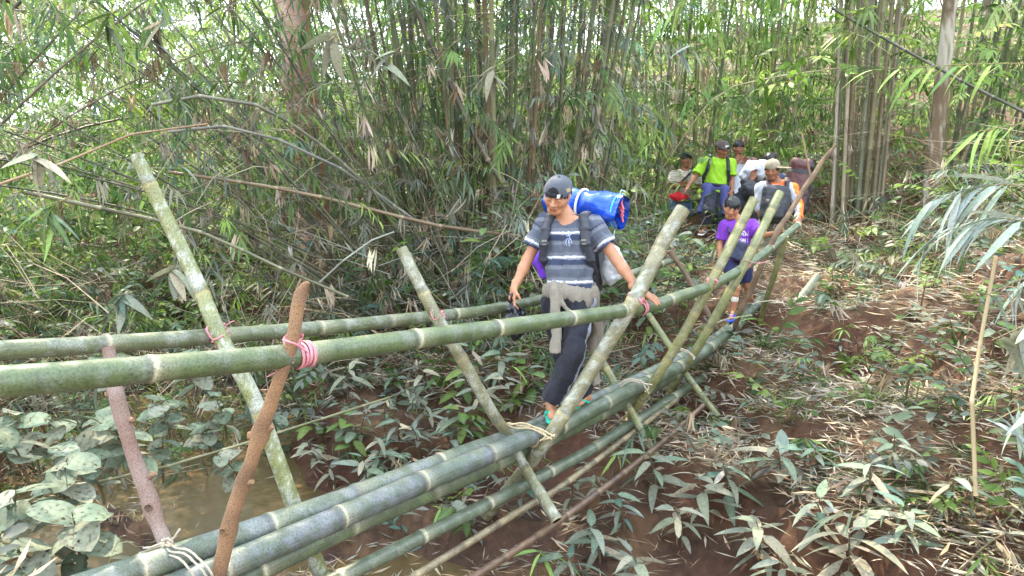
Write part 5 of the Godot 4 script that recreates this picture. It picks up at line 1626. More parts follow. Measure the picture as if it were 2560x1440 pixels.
func build_forest() -> void:
	rng.seed = 11
	var dk := [lin("47502f"), lin("565c3c"), lin("3f472c"), lin("6a6546")]
	# the big clump behind the man
	clump("large bamboo clump of many upright green culms behind the walking man", {"at": on_ground(-0.1, -9.4), "spread": [1.25, 0.8], "n": 64, "r": [0.012, 0.034], "height": [6.0, 9.5], "lean": [0.0, 0.2], "bend": [-0.015, 0.025],
		"cols": dk + [lin("4d4029"), lin("5d4c33")], "leafy": [0.4, 7.0], "sprays": [20, 8], "twiggy": 2, "greens": greens + dusty, "reach": 0.8, "dry_top": 2.6})
	# its thin canes arching to the left
	clump("clump of thin dark canes arching far out to the left", {"name": "arching_bamboo", "at": on_ground(-0.75, -8.3), "spread": [0.7, 0.4], "n": 46, "r": [0.008, 0.016], "height": [4.5, 7.5], "lean": [0.3, 1.25], "bend": [0.03, 0.14],
		"toward": Vector3(-1.0, 0, 0.05), "fan": 0.45, "twiggy": 4, "cols": [lin("3b3d2b"), lin("4a4a36"), lin("57523c")], "leafy": [1.8, 6.5], "sprays": [13, 8], "reach": 0.65, "greens": greens + brights + dusty, "dry_top": 4.5, "sides": 5, "taper": 0.35})
	clump("thin upright canes in front of the large clump, left of the man", {"name": "thin_bamboo", "at": on_ground(-0.9, -8.7), "spread": [1.2, 0.5], "n": 26, "r": [0.009, 0.018], "height": [5.0, 8.0], "lean": [0.0, 0.4], "bend": [0.0, 0.03],
		"toward": Vector3(-0.6, 0, 0.0), "fan": 0.8, "cols": dk, "leafy": [1.0, 5.0], "sprays": [5, 4], "reach": 0.6, "sides": 5})
	var far_cols := [lin("77754f"), lin("8a8560"), lin("6b6a48"), lin("928a6b")]
	clump("pale bamboo clump standing behind the man in lime green", {"at": on_ground(4.0, -17.0), "spread": [2.2, 1.2], "n": 32, "r": [0.02, 0.045], "height": [7.0, 9.0], "lean": [0.0, 0.15], "bend": [0, 0.015], "cols": far_cols, "greens": brights + greens, "leafy": [1.0, 7.0], "sprays": [17, 5], "reach": 1.0, "leaf": 1.2})
	clump("tight grey-brown bamboo clump to the right of the hikers", {"at": on_ground(5.65, -13.0), "spread": [0.42, 0.35], "n": 21, "r": [0.02, 0.042], "height": [7.0, 9.0], "lean": [0.0, 0.05], "bend": [-0.005, 0.01], "cols": [lin("8d7f66"), lin("a09984"), lin("7c6f56"), lin("7f7d60")], "leafy": [3.0, 8.0], "sprays": [8, 1], "reach": 0.9})
	clump("bamboo clump leaning at the far right edge", {"at": on_ground(9.6, -14.5), "spread": [2.0, 1.0], "n": 40, "r": [0.02, 0.045], "height": [7.0, 9.0], "lean": [0.02, 0.25], "bend": [0, 0.02], "toward": Vector3(0.8, 0, 0), "cols": far_cols + dk, "leafy": [1.0, 7.0], "sprays": [11, 2], "reach": 1.0})
	clump("far bamboo clump between the hikers and the pale tree", {"at": on_ground(8.2, -20.0), "spread": [2.4, 1.4], "n": 36, "r": [0.02, 0.045], "height": [7.0, 9.0], "lean": [0.0, 0.15], "bend": [0, 0.015], "cols": far_cols, "leafy": [1.0, 7.0], "greens": brights + greens, "sprays": [13, 2], "reach": 1.1, "leaf": 1.3})
	clump("far bamboo clump behind the large one, above the walking man", {"at": on_ground(1.2, -14.5), "spread": [2.4, 1.2], "n": 28, "r": [0.018, 0.04], "height": [7.0, 9.0], "lean": [0.0, 0.15], "bend": [0, 0.015], "cols": dk + far_cols, "greens": brights + greens, "leafy": [1.0, 7.0], "sprays": [18, 4], "reach": 1.0, "leaf": 1.1})
	# bamboo on the left whose leafy branches hang into view
	clump("dark bamboo leaning in from the left bank with hanging leaves", {"name": "leaning_bamboo", "at": on_ground(-5.6, -5.6), "spread": [0.7, 0.6], "n": 26, "r": [0.01, 0.025], "height": [3.5, 6.0], "lean": [0.1, 0.9], "bend": [0.05, 0.2],
		"toward": Vector3(0.75, 0, -0.25), "fan": 0.7, "cols": [lin("3a3c2a"), lin("5b4b38"), lin("6a5a44")], "leafy": [1.4, 5.5], "sprays": [12, 6], "greens": greens, "reach": 0.55, "dry_top": 4.0, "sides": 5, "leaf": 1.1})
	rng.seed = 12
	tree_trunk("tree", "red-barked tree with a smooth thick trunk on the left", [on_ground(-2.62, -10.4, -0.2), on_ground(-2.6, -10.4, 1.4), on_ground(-2.74, -10.4, 4.0), on_ground(-2.9, -10.5, 7.0)], [0.27, 0.215, 0.205, 0.18], lin("a06c55"), lin("bb9a8a"), 0.42)
	tree_trunk("tree", "slim pale tree with blotched grey bark on the right", [on_ground(6.1, -11.6, -0.2), on_ground(6.12, -11.6, 2.0), on_ground(6.2, -11.7, 4.5), on_ground(6.2, -11.7, 7.0)], [0.12, 0.1, 0.095, 0.085], lin("75624a"), lin("b3aa98"), 0.42)
	# single fallen or slanting canes
	rng.seed = 13
	var cane := func(label: String, pts: Array, r0: float, r1: float, col: Color, group := "") -> void:
		var p := px(pts)
		var sm := smooth(p, range(p.size()), 0.32)
		var c2: PackedVector3Array = sm[0]
		var o := thing("bamboo_cane", c2[0], label, "cane", group)
		part("culm", culm_mesh(c2, r0, r1, col, col.lerp(lin("b5ad90"), 0.4), 8, 1), M.culm, o)
	cane.call("fallen brown bamboo cane lying aslant across the canes left of the man", [[1300, 590, 8.0], [1100, 565, 7.6], [800, 492, 7.2], [600, 455, 7.0], [420, 430, 6.9]], 0.02, 0.014, lin("6d573e"))
	cane.call("long olive cane slanting down behind the tall lichen-spotted post", [[870, 742, 6.6], [700, 670, 6.4], [500, 580, 6.2], [250, 520, 6.0], [60, 480, 5.9]], 0.012, 0.016, lin("5c5a3e"))
	cane.call("thin cane over the muddy creek, running up to the right", [[120, 1230, 4.6], [420, 1165, 5.0], [700, 1080, 5.6], [1000, 985, 6.6]], 0.011, 0.009, lin("77744f"))
	cane.call("thin dry upright stake on the right bank", [[2440, 1240, 4.2], [2430, 1000, 4.27], [2450, 860, 4.35], [2490, 640, 4.42]], 0.012, 0.01, lin("a08a62"))
	cane.call("dark cane leaning across behind the pale tree", [[2560, 280, 10.0], [2400, 200, 10.4], [2200, 90, 11.0], [2080, 20, 11.4]], 0.02, 0.018, lin("40402e"))
	cane.call("pale dry cane reaching up behind the hikers", [[1650, 430, 13.6], [1780, 250, 13.0], [1900, 200, 12.6], [2100, 170, 12.2]], 0.014, 0.01, lin("b4a57c"))
	cane.call("thin grey cane bent over left of the second far post", [[800, 705, 7.4], [860, 650, 7.3], [930, 600, 7.3], [985, 580, 7.3]], 0.01, 0.008, lin("95988a"))
	cane.call("long brown culm leaning down from the top through the big clump", [[1350, 590, 8.6], [1220, 400, 8.5], [1120, 200, 8.4], [1030, 0, 8.3], [980, -160, 8.3]], 0.034, 0.026, lin("4a3f2c"))
	cane.call("cut length of grey bamboo lying on the right bank", [[1990, 758, 8.0], [2015, 730, 8.05], [2045, 690, 8.1]], 0.045, 0.045, lin("7f8268"))
	cane.call("slanting thin brown branch at the upper left", [[-60, 480, 5.0], [150, 410, 5.3], [330, 335, 5.6], [520, 310, 6.0]], 0.009, 0.006, lin("8a6a4a"))
	cane.call("arched grey cane at the upper left", [[380, 262, 6.4], [500, 240, 6.4], [640, 262, 6.6], [800, 360, 7.2], [980, 520, 7.8]], 0.014, 0.016, lin("6b6a58"))
	cane.call("lower arched grey cane at the upper left", [[420, 330, 6.6], [560, 315, 6.7], [700, 350, 7.0], [850, 420, 7.4], [1050, 560, 8.0]], 0.012, 0.015, lin("75746a"))

func polar(n: int, near: float, far: float, half: float, keep) -> Array:      # ground points, thinning out with distance
	var out := []
	for i in n:
		var r := near * pow(far / near, rng.randf())
		var a := rand(-half, half)
		var p := Vector3(sin(a) * r, 0, -cos(a) * r)
		p.y = ground(p.x, p.z)
		if keep == null or keep.call(p):
			out.append(p)
	return out

func where_s(p: Vector3) -> Vector2:
	var r := Vector2(p.x, p.z) - axis_a
	return Vector2(r.dot(axis_e), r.dot(axis_n))

func build_undergrowth() -> void:
	rng.seed = 21
	# dead leaves on the ground
	var lit := []
	for p: Vector3 in polar(15500, 2.6, 22.0, 0.85, func(p: Vector3) -> bool: return p.y > -0.72 or rng.randf() < 0.12):
		lit.append(tilt(rand(0, TAU), rand(-0.15, 0.15), rand(0.7, 1.5), p + Vector3(0, rand(0, 0.05), 0)))
	merged_stuff("leaf_litter", "dry fallen bamboo leaves littering the banks", [["litter", "litter", M.dry, lit, tans]])
	var gr := []
	for p: Vector3 in polar(1500, 3.2, 16.0, 0.85, func(p: Vector3) -> bool: return p.y > -0.55):
		gr.append(tilt(rand(0, TAU), 0.0, rand(0.6, 1.4), p))
	merged_stuff("grass", "thin grass and bamboo seedlings among the dead leaves", [["grass", "grass", M.leaf, gr, greens]])
	# low weeds
	var we := []; var wb := []; var dr := []
	for p: Vector3 in polar(3600, 3.2, 20.0, 0.85, func(p: Vector3) -> bool: return (p.y > -0.75 or (where_s(p).y < -0.3 and where_s(p).x > 1.2 and where_s(p).y > -2.4)) and rng.randf() < clampf((p.y + 0.95) * 1.6 + (0.6 if where_s(p).y < -0.3 else 0.2), 0.1, 0.85)):
		var w := where_s(p)
		if absf(w.y) < 0.6 and w.x > 5.4: continue
		if noise.get_noise_2d(p.x * 150.0, p.z * 150.0) < -0.28: continue
		var k := rng.randf()
		if k < 0.5: we.append(tilt(rand(0, TAU), rand(-0.9, 0.1), rand(0.6, 1.3), p + Vector3(0, rand(0.0, 0.3), 0)))
		elif k < 0.72: wb.append(tilt(rand(0, TAU), rand(-0.9, 0.0), rand(0.5, 1.1), p + Vector3(0, rand(0.0, 0.35), 0)))
		else: dr.append(tilt(rand(0, TAU), rand(-1.3, 0.4), rand(0.4, 0.9), p + Vector3(0, rand(0.05, 0.35), 0)))
	merged_stuff("undergrowth", "low leafy weeds covering both banks", [["weeds", "broad", M.leaf, we, dusty + greens], ["seedlings", "bamboo", M.leaf, wb, dusty + greens], ["withered_weeds", "dry", M.dry, dr, tans]])
	# shrubs filling the middle distance: between 7 and 14 m, up to man height
	rng.seed = 22
	var sb := []; var sm := []; var sd := []; var st := []
	for p: Vector3 in polar(6400, 7.0, 16.0, 0.8, null):
		var w := where_s(p)
		if w.x < 3.2 and w.y > -1.0: continue
		if absf(w.y + 0.5) < 0.75 and w.x > 5.0 and w.x < 9.0: continue
		if absf(w.y + 1.6) < 1.0 and w.x > 8.0 and w.x < 12.0 and rng.randf() < 0.75: continue      # the path
		if w.y > 0.0 and w.x < 7.0 and w.y < 3.0: continue
		var top := clampf(0.5 + 1.3 * (noise.get_noise_2d(p.x * 90.0, p.z * 90.0) + 0.35), 0.2, 1.7)
		if p.x < -1.0: top *= 1.3
		if w.x > 5.5 and w.x < 12.5 and w.y > -4.2 and w.y < 0.3: top = minf(top, 0.35)
		var h := rng.randf() * top
		var k := rng.randf()
		var q := p + Vector3(0, h, 0)
		if k < 0.42: sb.append(tilt(rand(0, TAU), rand(-0.7, 0.4), rand(0.7, 1.3), q))
		elif k < 0.76: sm.append(tilt(rand(0, TAU), rand(-0.6, 0.5), rand(0.7, 1.3), q))
		elif k < 0.9: sd.append(tilt(rand(0, TAU), rand(-0.6, 0.6), rand(0.6, 1.2), q))
		else: st.append(tilt(rand(0, TAU), rand(-0.8, 0.8), rand(0.7, 1.8), q))
	merged_stuff("shrubbery", "tangle of leafy shrubs and canes behind the bridge", [["leaves", "broad", M.leaf, sb, greens + dusty], ["cane_leaves", "bamboo", M.leaf, sm, greens + dusty], ["withered_leaves", "dry", M.dry, sd, tans], ["twigs", "twigs", M.dry, st, tans]])
	# the forest beyond
	rng.seed = 23
	var fb := []; var fm := []; var fd := []
	for p: Vector3 in polar(18000, 12.5, 44.0, 0.78, null):
		var q := p + Vector3(0, pow(rng.randf(), 1.7) * (5.5 + 0.1 * absf(p.z)), 0)
		if noise.get_noise_3d(q.x * 45.0, q.y * 45.0, q.z * 45.0) < -0.22: continue
		if on_trail(q): continue
		var k := rng.randf()
		var size := rand(0.9, 1.7) * (1.0 + absf(p.z) * 0.022)
		if k < 0.5: fb.append(tilt(rand(0, TAU), rand(-0.5, 0.5), size, q))
		elif k < 0.92: fm.append(tilt(rand(0, TAU), rand(-0.4, 0.6), size, q))
		else: fd.append(tilt(rand(0, TAU), rand(-0.5, 0.5), size, q))
	for p: Vector3 in polar(7000, 13.0, 40.0, 0.78, func(p: Vector3) -> bool: return p.x < 0.5):
		var q := p + Vector3(0, pow(rng.randf(), 1.1) * (5.0 + 0.12 * absf(p.z)), 0)
		(fb if rng.randf() < 0.6 else fm).append(tilt(rand(0, TAU), rand(-0.5, 0.5), rand(1.0, 1.8) * (1.0 + absf(p.z) * 0.022), q))
	merged_stuff("forest", "sunlit forest foliage filling the slope beyond", [["far_leaves", "broad", M.leaf, fb, brights + greens], ["far_bamboo_leaves", "bamboo", M.leaf, fm, brights + greens], ["far_dry_leaves", "dry", M.dry, fd, tans]])
	# leaves overhead that shade the crossing
	rng.seed = 24
	var ov := []
	for i in 4200:
		var p := Vector3(rand(-8, 10), rand(3.6, 8.0), rand(-11, 5))
		if noise.get_noise_2d(p.x * 70.0, p.z * 70.0) < -0.2: continue
		if p.y < 2.4 - 0.36 * p.z: continue
		ov.append(tilt(rand(0, TAU), rand(-0.4, 0.5), rand(1.0, 1.9), p))
	merged_stuff("canopy", "bamboo leaves arching overhead", [["leaves", "bamboo", M.leaf, ov, greens]])

const MARKS := [["the muddy creek", 470, 1180], ["the knotty pinkish post", 330, 1130], ["the tall lichen-spotted post", 640, 1010], ["the brown branch post", 690, 960], ["the thin cane over the creek", 560, 1125], ["the far handrail's left end", 120, 865], ["the pink-taped far post", 1090, 790], ["the foot of that pink-taped post", 1230, 1030],
	["the walking man's black trousers", 1410, 900], ["the walking man's feet", 1400, 1030], ["the thick near post", 1380, 1078], ["the lower end of the far post under the deck", 1390, 1300], ["the tan lower pole", 1200, 1340], ["the reddish lower pole", 1450, 1260], ["the green lower pole", 1530, 1090], ["the tip of the reddish lower pole", 1759, 1013], ["the bare brown bank face", 1620, 1370],
	["the rolled blue mat", 1500, 520], ["the white sack behind the arm", 1535, 655], ["the backward cap", 1390, 450], ["the black plastic bag", 1290, 790], ["the man in jeans", 1705, 470], ["the boy in violet", 1835, 620], ["the boy's blue flip-flop", 1835, 785], ["the cut grey bamboo length", 2020, 730], ["the dry upright stake", 2440, 900], ["the foot of the dry stake", 2440, 1240],
	["the far end of the deck", 1890, 770], ["the bottom right corner", 2480, 1420], ["the lowest bluish bamboo branch", 2500, 1040], ["the whitish bamboo branch", 2400, 600], ["the litter-covered path", 1950, 900], ["the tan cap", 1940, 400], ["the bottom edge below the bank", 2000, 1430], ["the middle of the right slope", 2200, 1000], ["the dim hollow under the large clump", 1000, 700], ["the near deck pole", 900, 1300]]
var told := {}

# says where a plant stands by the nearest landmark of the photograph that has not served for the same side yet
func beside(u: float, v: float) -> String:
	var order := []
	for m in MARKS:
		var d := Vector2(u - m[1], v - m[2])
		var side := ""
		if absf(d.x) > absf(d.y): side = "right of" if d.x > 0.0 else "left of"
		else: side = "below" if d.y > 0.0 else "above"
		order.append([d.length(), side + " " + m[0]])
	order.sort_custom(func(a: Array, b: Array) -> bool: return a[0] < b[0])
	for q in order:
		if not told.has(q[1]):
			told[q[1]] = true
			return q[1]
	return order[0][1]

func build_plants() -> void:
	# --- big heart-leaved plants at the left, over the creek
	var i := 0
	for q in [[150, 1190, 4.1, 0.5, 0.24, 6], [330, 1060, 4.6, 0.45, 0.24, 7], [190, 1290, 3.7, 0.42, 0.23, 5], [60, 1100, 4.3, 0.5, 0.2, 6], [420, 1010, 5.2, 0.4, 0.2, 6], [250, 990, 5.0, 0.5, 0.22, 7], [600, 1130, 5.2, 0.35, 0.2, 4], [560, 990, 5.6, 0.4, 0.2, 5], [330, 790, 6.0, 0.5, 0.26, 7], [480, 800, 6.4, 0.5, 0.24, 6], [690, 1010, 6.0, 0.35, 0.18, 5], [80, 1000, 4.8, 0.5, 0.22, 6], [30, 1250, 3.9, 0.45, 0.2, 6], [250, 1130, 4.3, 0.4, 0.18, 6], [120, 1340, 3.6, 0.35, 0.18, 6], [400, 1100, 5.2, 0.4, 0.18, 6], [180, 1060, 4.9, 0.45, 0.19, 7], [520, 1050, 5.6, 0.35, 0.17, 5]]:
		var b := at(q[0], q[1], q[2])
		var g := ground(b.x, b.z)
		b.y = minf(b.y, g + 1.2) if b.y > g else g
		b.y = maxf(b.y - 0.3, g)
		plant("heart_leaved_plant", "heart", b, q[3], q[4] * 0.78, q[5] + 3, Vector3(rand(-0.4, 0.5), 0, 0.5), "dusty heart-leaved plant " + beside(q[0], q[1]), "plant", "heart-leaved plants over the creek", "spiral", 100 + i)
		i += 1
	# --- dusty lance-leaved plants on the right bank below the path
	var spots := [[1705, 1290, 0.42, 0.2, 9, "ash"], [1760, 1230, 0.5, 0.24, 9, "ash"], [1950, 1150, 0.45, 0.24, 8, "lance"], [1640, 1150, 0.4, 0.22, 8, "lance"], [1900, 1330, 0.42, 0.22, 9, "ash"], [2050, 1290, 0.45, 0.22, 9, "lance"], [2170, 1200, 0.42, 0.21, 9, "lance"], [2120, 1380, 0.45, 0.24, 10, "ash"], [2260, 1310, 0.4, 0.2, 9, "lance"], [1960, 1420, 0.4, 0.22, 9, "ash"], [1560, 1250, 0.4, 0.2, 9, "lance"], [1500, 1330, 0.38, 0.2, 9, "lance"], [1440, 1390, 0.35, 0.2, 8, "lance"], [1820, 1180, 0.4, 0.2, 8, "lance"], [2370, 1230, 0.4, 0.2, 9, "lance"], [2040, 1130, 0.35, 0.17, 8, "lance"], [2230, 1110, 0.35, 0.17, 8, "lance"], [1600, 1390, 0.35, 0.18, 8, "ash"]]
	i = 0
	for q in spots:
		var b := ground_at(q[0], q[1] + 90)
		plant("lance_leaved_plant", q[5], b, q[2], q[3] * rand(0.8, 1.3), q[4] + 4, Vector3(-0.25, 0, 0.45), ("dust-covered" if q[5] == "ash" else "grey-green") + " lance-leaved plant " + beside(q[0], q[1]), "plant", "ashen plants on the right bank" if q[5] == "ash" else "grey-green plants on the right bank", "spiral", 200 + i)
		i += 1
	# --- pinnate leaves in the lower right corner
	i = 0
	for q in [[2440, 1330, 0.5, 0.13, 12, "ash"], [2540, 1390, 0.5, 0.13, 12, "ash"], [2360, 1420, 0.45, 0.12, 12, "ash"], [2480, 1220, 0.4, 0.12, 11, "ovate"], [2300, 1240, 0.35, 0.1, 10, "ovate"]]:
		var b := ground_at(q[0], q[1] + 60)
		plant("pinnate_plant", q[5], b, q[2], q[3], q[4], Vector3(0.7, 0, 0.3), ("ash-grey" if q[5] == "ash" else "green") + " feather-leaved plant " + beside(q[0], q[1]), "plant", "ash-grey feather-leaved plants" if q[5] == "ash" else "green feather-leaved plants", "arch", 300 + i)
		i += 1
	# --- bank left of and below the bridge
	i = 0
	for q in [[1000, 1080], [1080, 1020], [940, 1150], [860, 1060], [1120, 1110], [790, 1130], [1040, 1170], [1180, 1060], [760, 1020], [870, 960], [990, 960], [1150, 960], [1250, 930], [1210, 1000], [1300, 1240], [1180, 1310], [1420, 1250], [1500, 1200], [1000, 1290], [680, 1110], [900, 1080], [1070, 950], [730, 930], [820, 900], [950, 890], [840, 1180], [920, 1210], [1090, 1210], [1150, 1160], [1000, 1130], [1120, 1060], [880, 1110], [960, 1030], [1180, 1220], [1050, 1100], [810, 1080], [1220, 1180], [1290, 1000], [1190, 930], [1330, 950]]:
		var b := ground_at(q[0], q[1] + 50)
		var kind: String = ["lance", "ash", "lance", "ovate"][i % 4]
		plant("bank_plant", kind, b, rand(0.3, 0.5), rand(0.13, 0.21), 11, Vector3(rand(-0.5, 0.3), 0, 0.4), {"lance": "grey-green long-leaved bank plant ", "ash": "dust-grey long-leaved bank plant ", "ovate": "green broad-leaved bank plant "}[kind] + beside(q[0], q[1]), "plant", {"lance": "grey-green plants left of the man", "ash": "dust-grey plants left of the man", "ovate": "green plants left of the man"}[kind], "spiral", 400 + i)
		i += 1
	# --- fresh green leaves catching the eye
	i = 0
	for q in [[1270, 940, 0.35, 0.2, 6, "bright green seedling of long leaves on the bank left of the striped man"], [1100, 1290, 0.3, 0.2, 6, "bright green long-leaved seedling under the deck"], [1340, 1420, 0.35, 0.26, 5, "bright green long-leaved seedling at the bottom edge"], [1530, 1150, 0.3, 0.2, 5, "bright green leafy shoot behind the lower poles"], [2090, 830, 0.3, 0.18, 7, "bright green seedling on the litter to the right of the path"], [1620, 890, 0.25, 0.16, 5, "bright green shoot between the posts right of the man"]]:
		var b := ground_at(q[0], q[1] + 60)
		plant("green_seedling", "fresh", b, q[2], q[3], q[4], Vector3(0.1, 0, 0.3), q[5], "plant", "", "fan", 500 + i)
		i += 1
	# --- broad-leaved shrub beside and behind the man
	i = 0
	for q in [[1640, 640], [1580, 600], [1700, 600], [1660, 560], [1560, 640], [1420, 420], [1330, 430], [1480, 400], [1380, 380], [1240, 460], [1180, 520], [1620, 700], [1720, 660], [1540, 560], [1600, 520]]:
		var b := at(q[0], q[1] + 60, 8.0 if q[0] > 1500 else 7.6)
		var g := ground(b.x, b.z)
		var hgt := clampf(b.y - g + 0.25, 0.3, 1.6)
		plant("broad_leaved_shrub", "ovate", Vector3(b.x, g, b.z), hgt, 0.16, 14, Vector3(rand(-0.3, 0.3), 0, 0.2), "dull green broad-leaved shrub " + beside(q[0], q[1]), "shrub", "shrubs beside the mat" if q[0] > 1500 else "shrubs behind the man", "spiral", 600 + i)
		i += 1
	# --- right bank, small leafy plants on the litter
	i = 0
	for q in [[2100, 900], [2200, 860], [2300, 920], [2160, 960], [2260, 780], [2380, 840], [2200, 700], [2330, 700], [2080, 700], [2420, 960], [2330, 1040], [2130, 620], [2230, 600], [2480, 880], [2520, 1040], [2350, 600]]:
		var b := ground_at(q[0], q[1] + 30)
		plant("litter_plant", "ovate" if i % 3 else "lance", b, rand(0.2, 0.35), rand(0.1, 0.15), 8, Vector3(rand(-0.4, 0.4), 0, 0.3), ("small broad-leaved" if i % 3 else "small narrow-leaved") + " plant in the litter " + beside(q[0], q[1]), "plant", "small broad-leaved plants on the right slope" if i % 3 else "small narrow-leaved plants on the right slope", "spiral", 700 + i)
		i += 1
	# --- ferns on the right slope
	i = 0
	for q in [[2010, 1180, "small fern on the dark bank face under the litter slope"], [2300, 760, "fern on the slope left of the dry stake's tip"], [2120, 560, "fern at the foot of the tight grey-brown clump"], [2420, 1090, "fern low behind the dry upright stake"], [2260, 1000, "fern in the middle of the right slope"]]:
		var b := ground_at(q[0], q[1] + 20)
		plant("fern", "fresh" if i % 2 else "ovate", b, 0.4, 0.09, 22, Vector3(rand(-0.6, 0.6), 0, 0.4), q[2], "fern", "", "arch", 800 + i)
		i += 1
	# --- bamboo branches coming in from the right edge, pale undersides
	i = 0
	for q in [[[2640, 470, 4.1], [2480, 462, 4.15], [2330, 500, 4.2], "upper bamboo branch with long bluish leaves at the right edge", 0.31, 16, "pale"], [[2680, 590, 3.9], [2500, 545, 3.9], [2330, 590, 3.95], "middle bamboo branch with long whitish leaves at the right edge", 0.31, 15, "pale"], [[2700, 690, 4.0], [2580, 690, 4.0], [2460, 740, 4.0], "bamboo branch with bluish leaves above the dry stake", 0.26, 8, "pale"],
		[[2700, 1000, 4.0], [2580, 1010, 4.0], [2470, 1060, 4.0], "lowest bamboo branch with bluish leaves at the right edge", 0.26, 7, "pale"], [[2660, 160, 5.6], [2450, 160, 5.6], [2180, 175, 5.7], "thin bamboo branch with bright narrow leaves at the upper right", 0.3, 12, "fresh"], [[2650, 330, 5.0], [2560, 310, 5.0], [2440, 330, 5.0], "bamboo branch with fresh green leaves high at the right edge", 0.28, 9, "fresh"],
		[[2700, 790, 4.2], [2600, 800, 4.2], [2480, 850, 4.2], "bamboo branch with dull hanging leaves low on the right edge", 0.25, 9, "ash"], [[1760, 110, 6.8], [1715, 115, 6.8], [1680, 130, 6.8], "hanging spray of bluish bamboo leaves above the hikers", 0.26, 8, "pale"], [[1770, -60, 6.2], [1700, 10, 6.2], [1640, 60, 6.2], "hanging spray of bright green bamboo leaves at the top", 0.3, 9, "fresh"],
		[[1830, -40, 6.0], [1800, 20, 6.0], [1770, 70, 6.0], "second hanging spray of bright green bamboo leaves at the top", 0.28, 8, "fresh"], [[1240, 150, 7.6], [1235, 170, 7.6], [1225, 190, 7.6], "withered brown bamboo leaf fan hanging in the big clump", 0.26, 7, "ash"], [[1010, 110, 7.0], [985, 130, 7.0], [950, 160, 7.0], "ashen bamboo leaf fan left of the big clump", 0.26, 8, "ash"],
		[[300, 20, 4.6], [275, 40, 4.6], [255, 65, 4.6], "dark green bamboo leaf fan hanging at the upper left", 0.24, 10, "long"], [[470, 225, 6.0], [455, 235, 6.0], [440, 250, 6.0], "dark bamboo leaf fan in front of the arching canes", 0.22, 9, "long"], [[740, 60, 7.5], [745, 70, 7.5], [748, 85, 7.5], "dark bamboo leaf fan before the red-barked trunk", 0.26, 8, "long"], [[540, 10, 7.0], [570, 20, 7.0], [600, 30, 7.0], "green bamboo leaf spray at the top left of the red trunk", 0.26, 9, "long"],
		[[110, 380, 4.6], [100, 385, 4.6], [80, 395, 4.6], "withered tan bamboo leaves left of the tall post", 0.24, 6, "ash"], [[480, 410, 5.2], [470, 412, 5.2], [450, 415, 5.2], "grey-green bamboo leaf fan right of the tall post top", 0.2, 8, "long"], [[450, 665, 5.4], [440, 668, 5.4], [425, 672, 5.4], "ashen bamboo leaf fan left of the tall post", 0.24, 8, "ash"], [[330, 730, 5.0], [310, 735, 5.0], [290, 738, 5.0], "grey-green leaf fan low on the left", 0.2, 8, "lance"], [[180, 490, 4.4], [160, 500, 4.4], [90, 520, 4.4], "long bluish bamboo leaves at the left edge", 0.3, 7, "long"], [[840, 70, 6.5], [838, 90, 6.5], [835, 110, 6.5], "withered grey bamboo leaves hanging right of the red trunk", 0.3, 5, "ash"], [[420, 20, 5.5], [400, 60, 5.5], [370, 100, 5.5], "sparse brown leaf spray at the top left", 0.22, 7, "dead"]]:
		rng.seed = 8000 + i
		var p0 := at(q[0][0], q[0][1], q[0][2]); var p1 := at(q[1][0], q[1][1], q[1][2]); var p2 := at(q[2][0], q[2][1], q[2][2])
		var o := thing("bamboo_branch", p0, q[3], "bamboo branch")
		var mb := Mb.new()
		var pts := _tail([Vector3.ZERO, p1 - p0, p2 - p0])
		var r := PackedFloat32Array(); var cs := PackedColorArray()
		for k in pts.size():
			r.append(0.005 - 0.003 * k / pts.size()); cs.append(lin("8a7d58"))
		mb.tube(pts, r, cs, 5)
		part("twig", mb.mesh(), M.bark, o)
		var tight := (p2 - p0).length() < 0.5
		for k in q[5]:
			var t: float = 0.3 + 0.7 * (k + 0.5) / q[5]
			var f: float = t * (pts.size() - 1)
			var kk := mini(int(f), pts.size() - 2)
			var o2 := pts[kk].lerp(pts[kk + 1], f - kk)
			var tg := (pts[kk + 1] - pts[kk]).normalized()
			var side := tg.cross(view.basis.z).normalized()
			var d: Vector3
			if tight:
				var a: float = (float(k) / (q[5] - 1) - 0.5) * 2.4
				d = Vector3.DOWN * cos(a) + view.basis.x * sin(a) + view.basis.z * rand(-0.4, 0.5)
			else:
				d = tg * rand(0.5, 1.0) + Vector3.DOWN * (rand(0.2, 0.85) if q[6] != "pale" else rand(0.0, 0.7)) + side * rand(-0.25, 0.3) + view.basis.z * rand(-0.3, 0.5)
			var l: float = q[4] * rand(0.7, 1.2)
			part("leaf", leaf_mesh(q[6], k % 8), M.leaf_big, o, Transform3D(leaf_basis(d, rand(-0.7, 0.7)).scaled(Vector3(l, l, l)), o2))
		i += 1
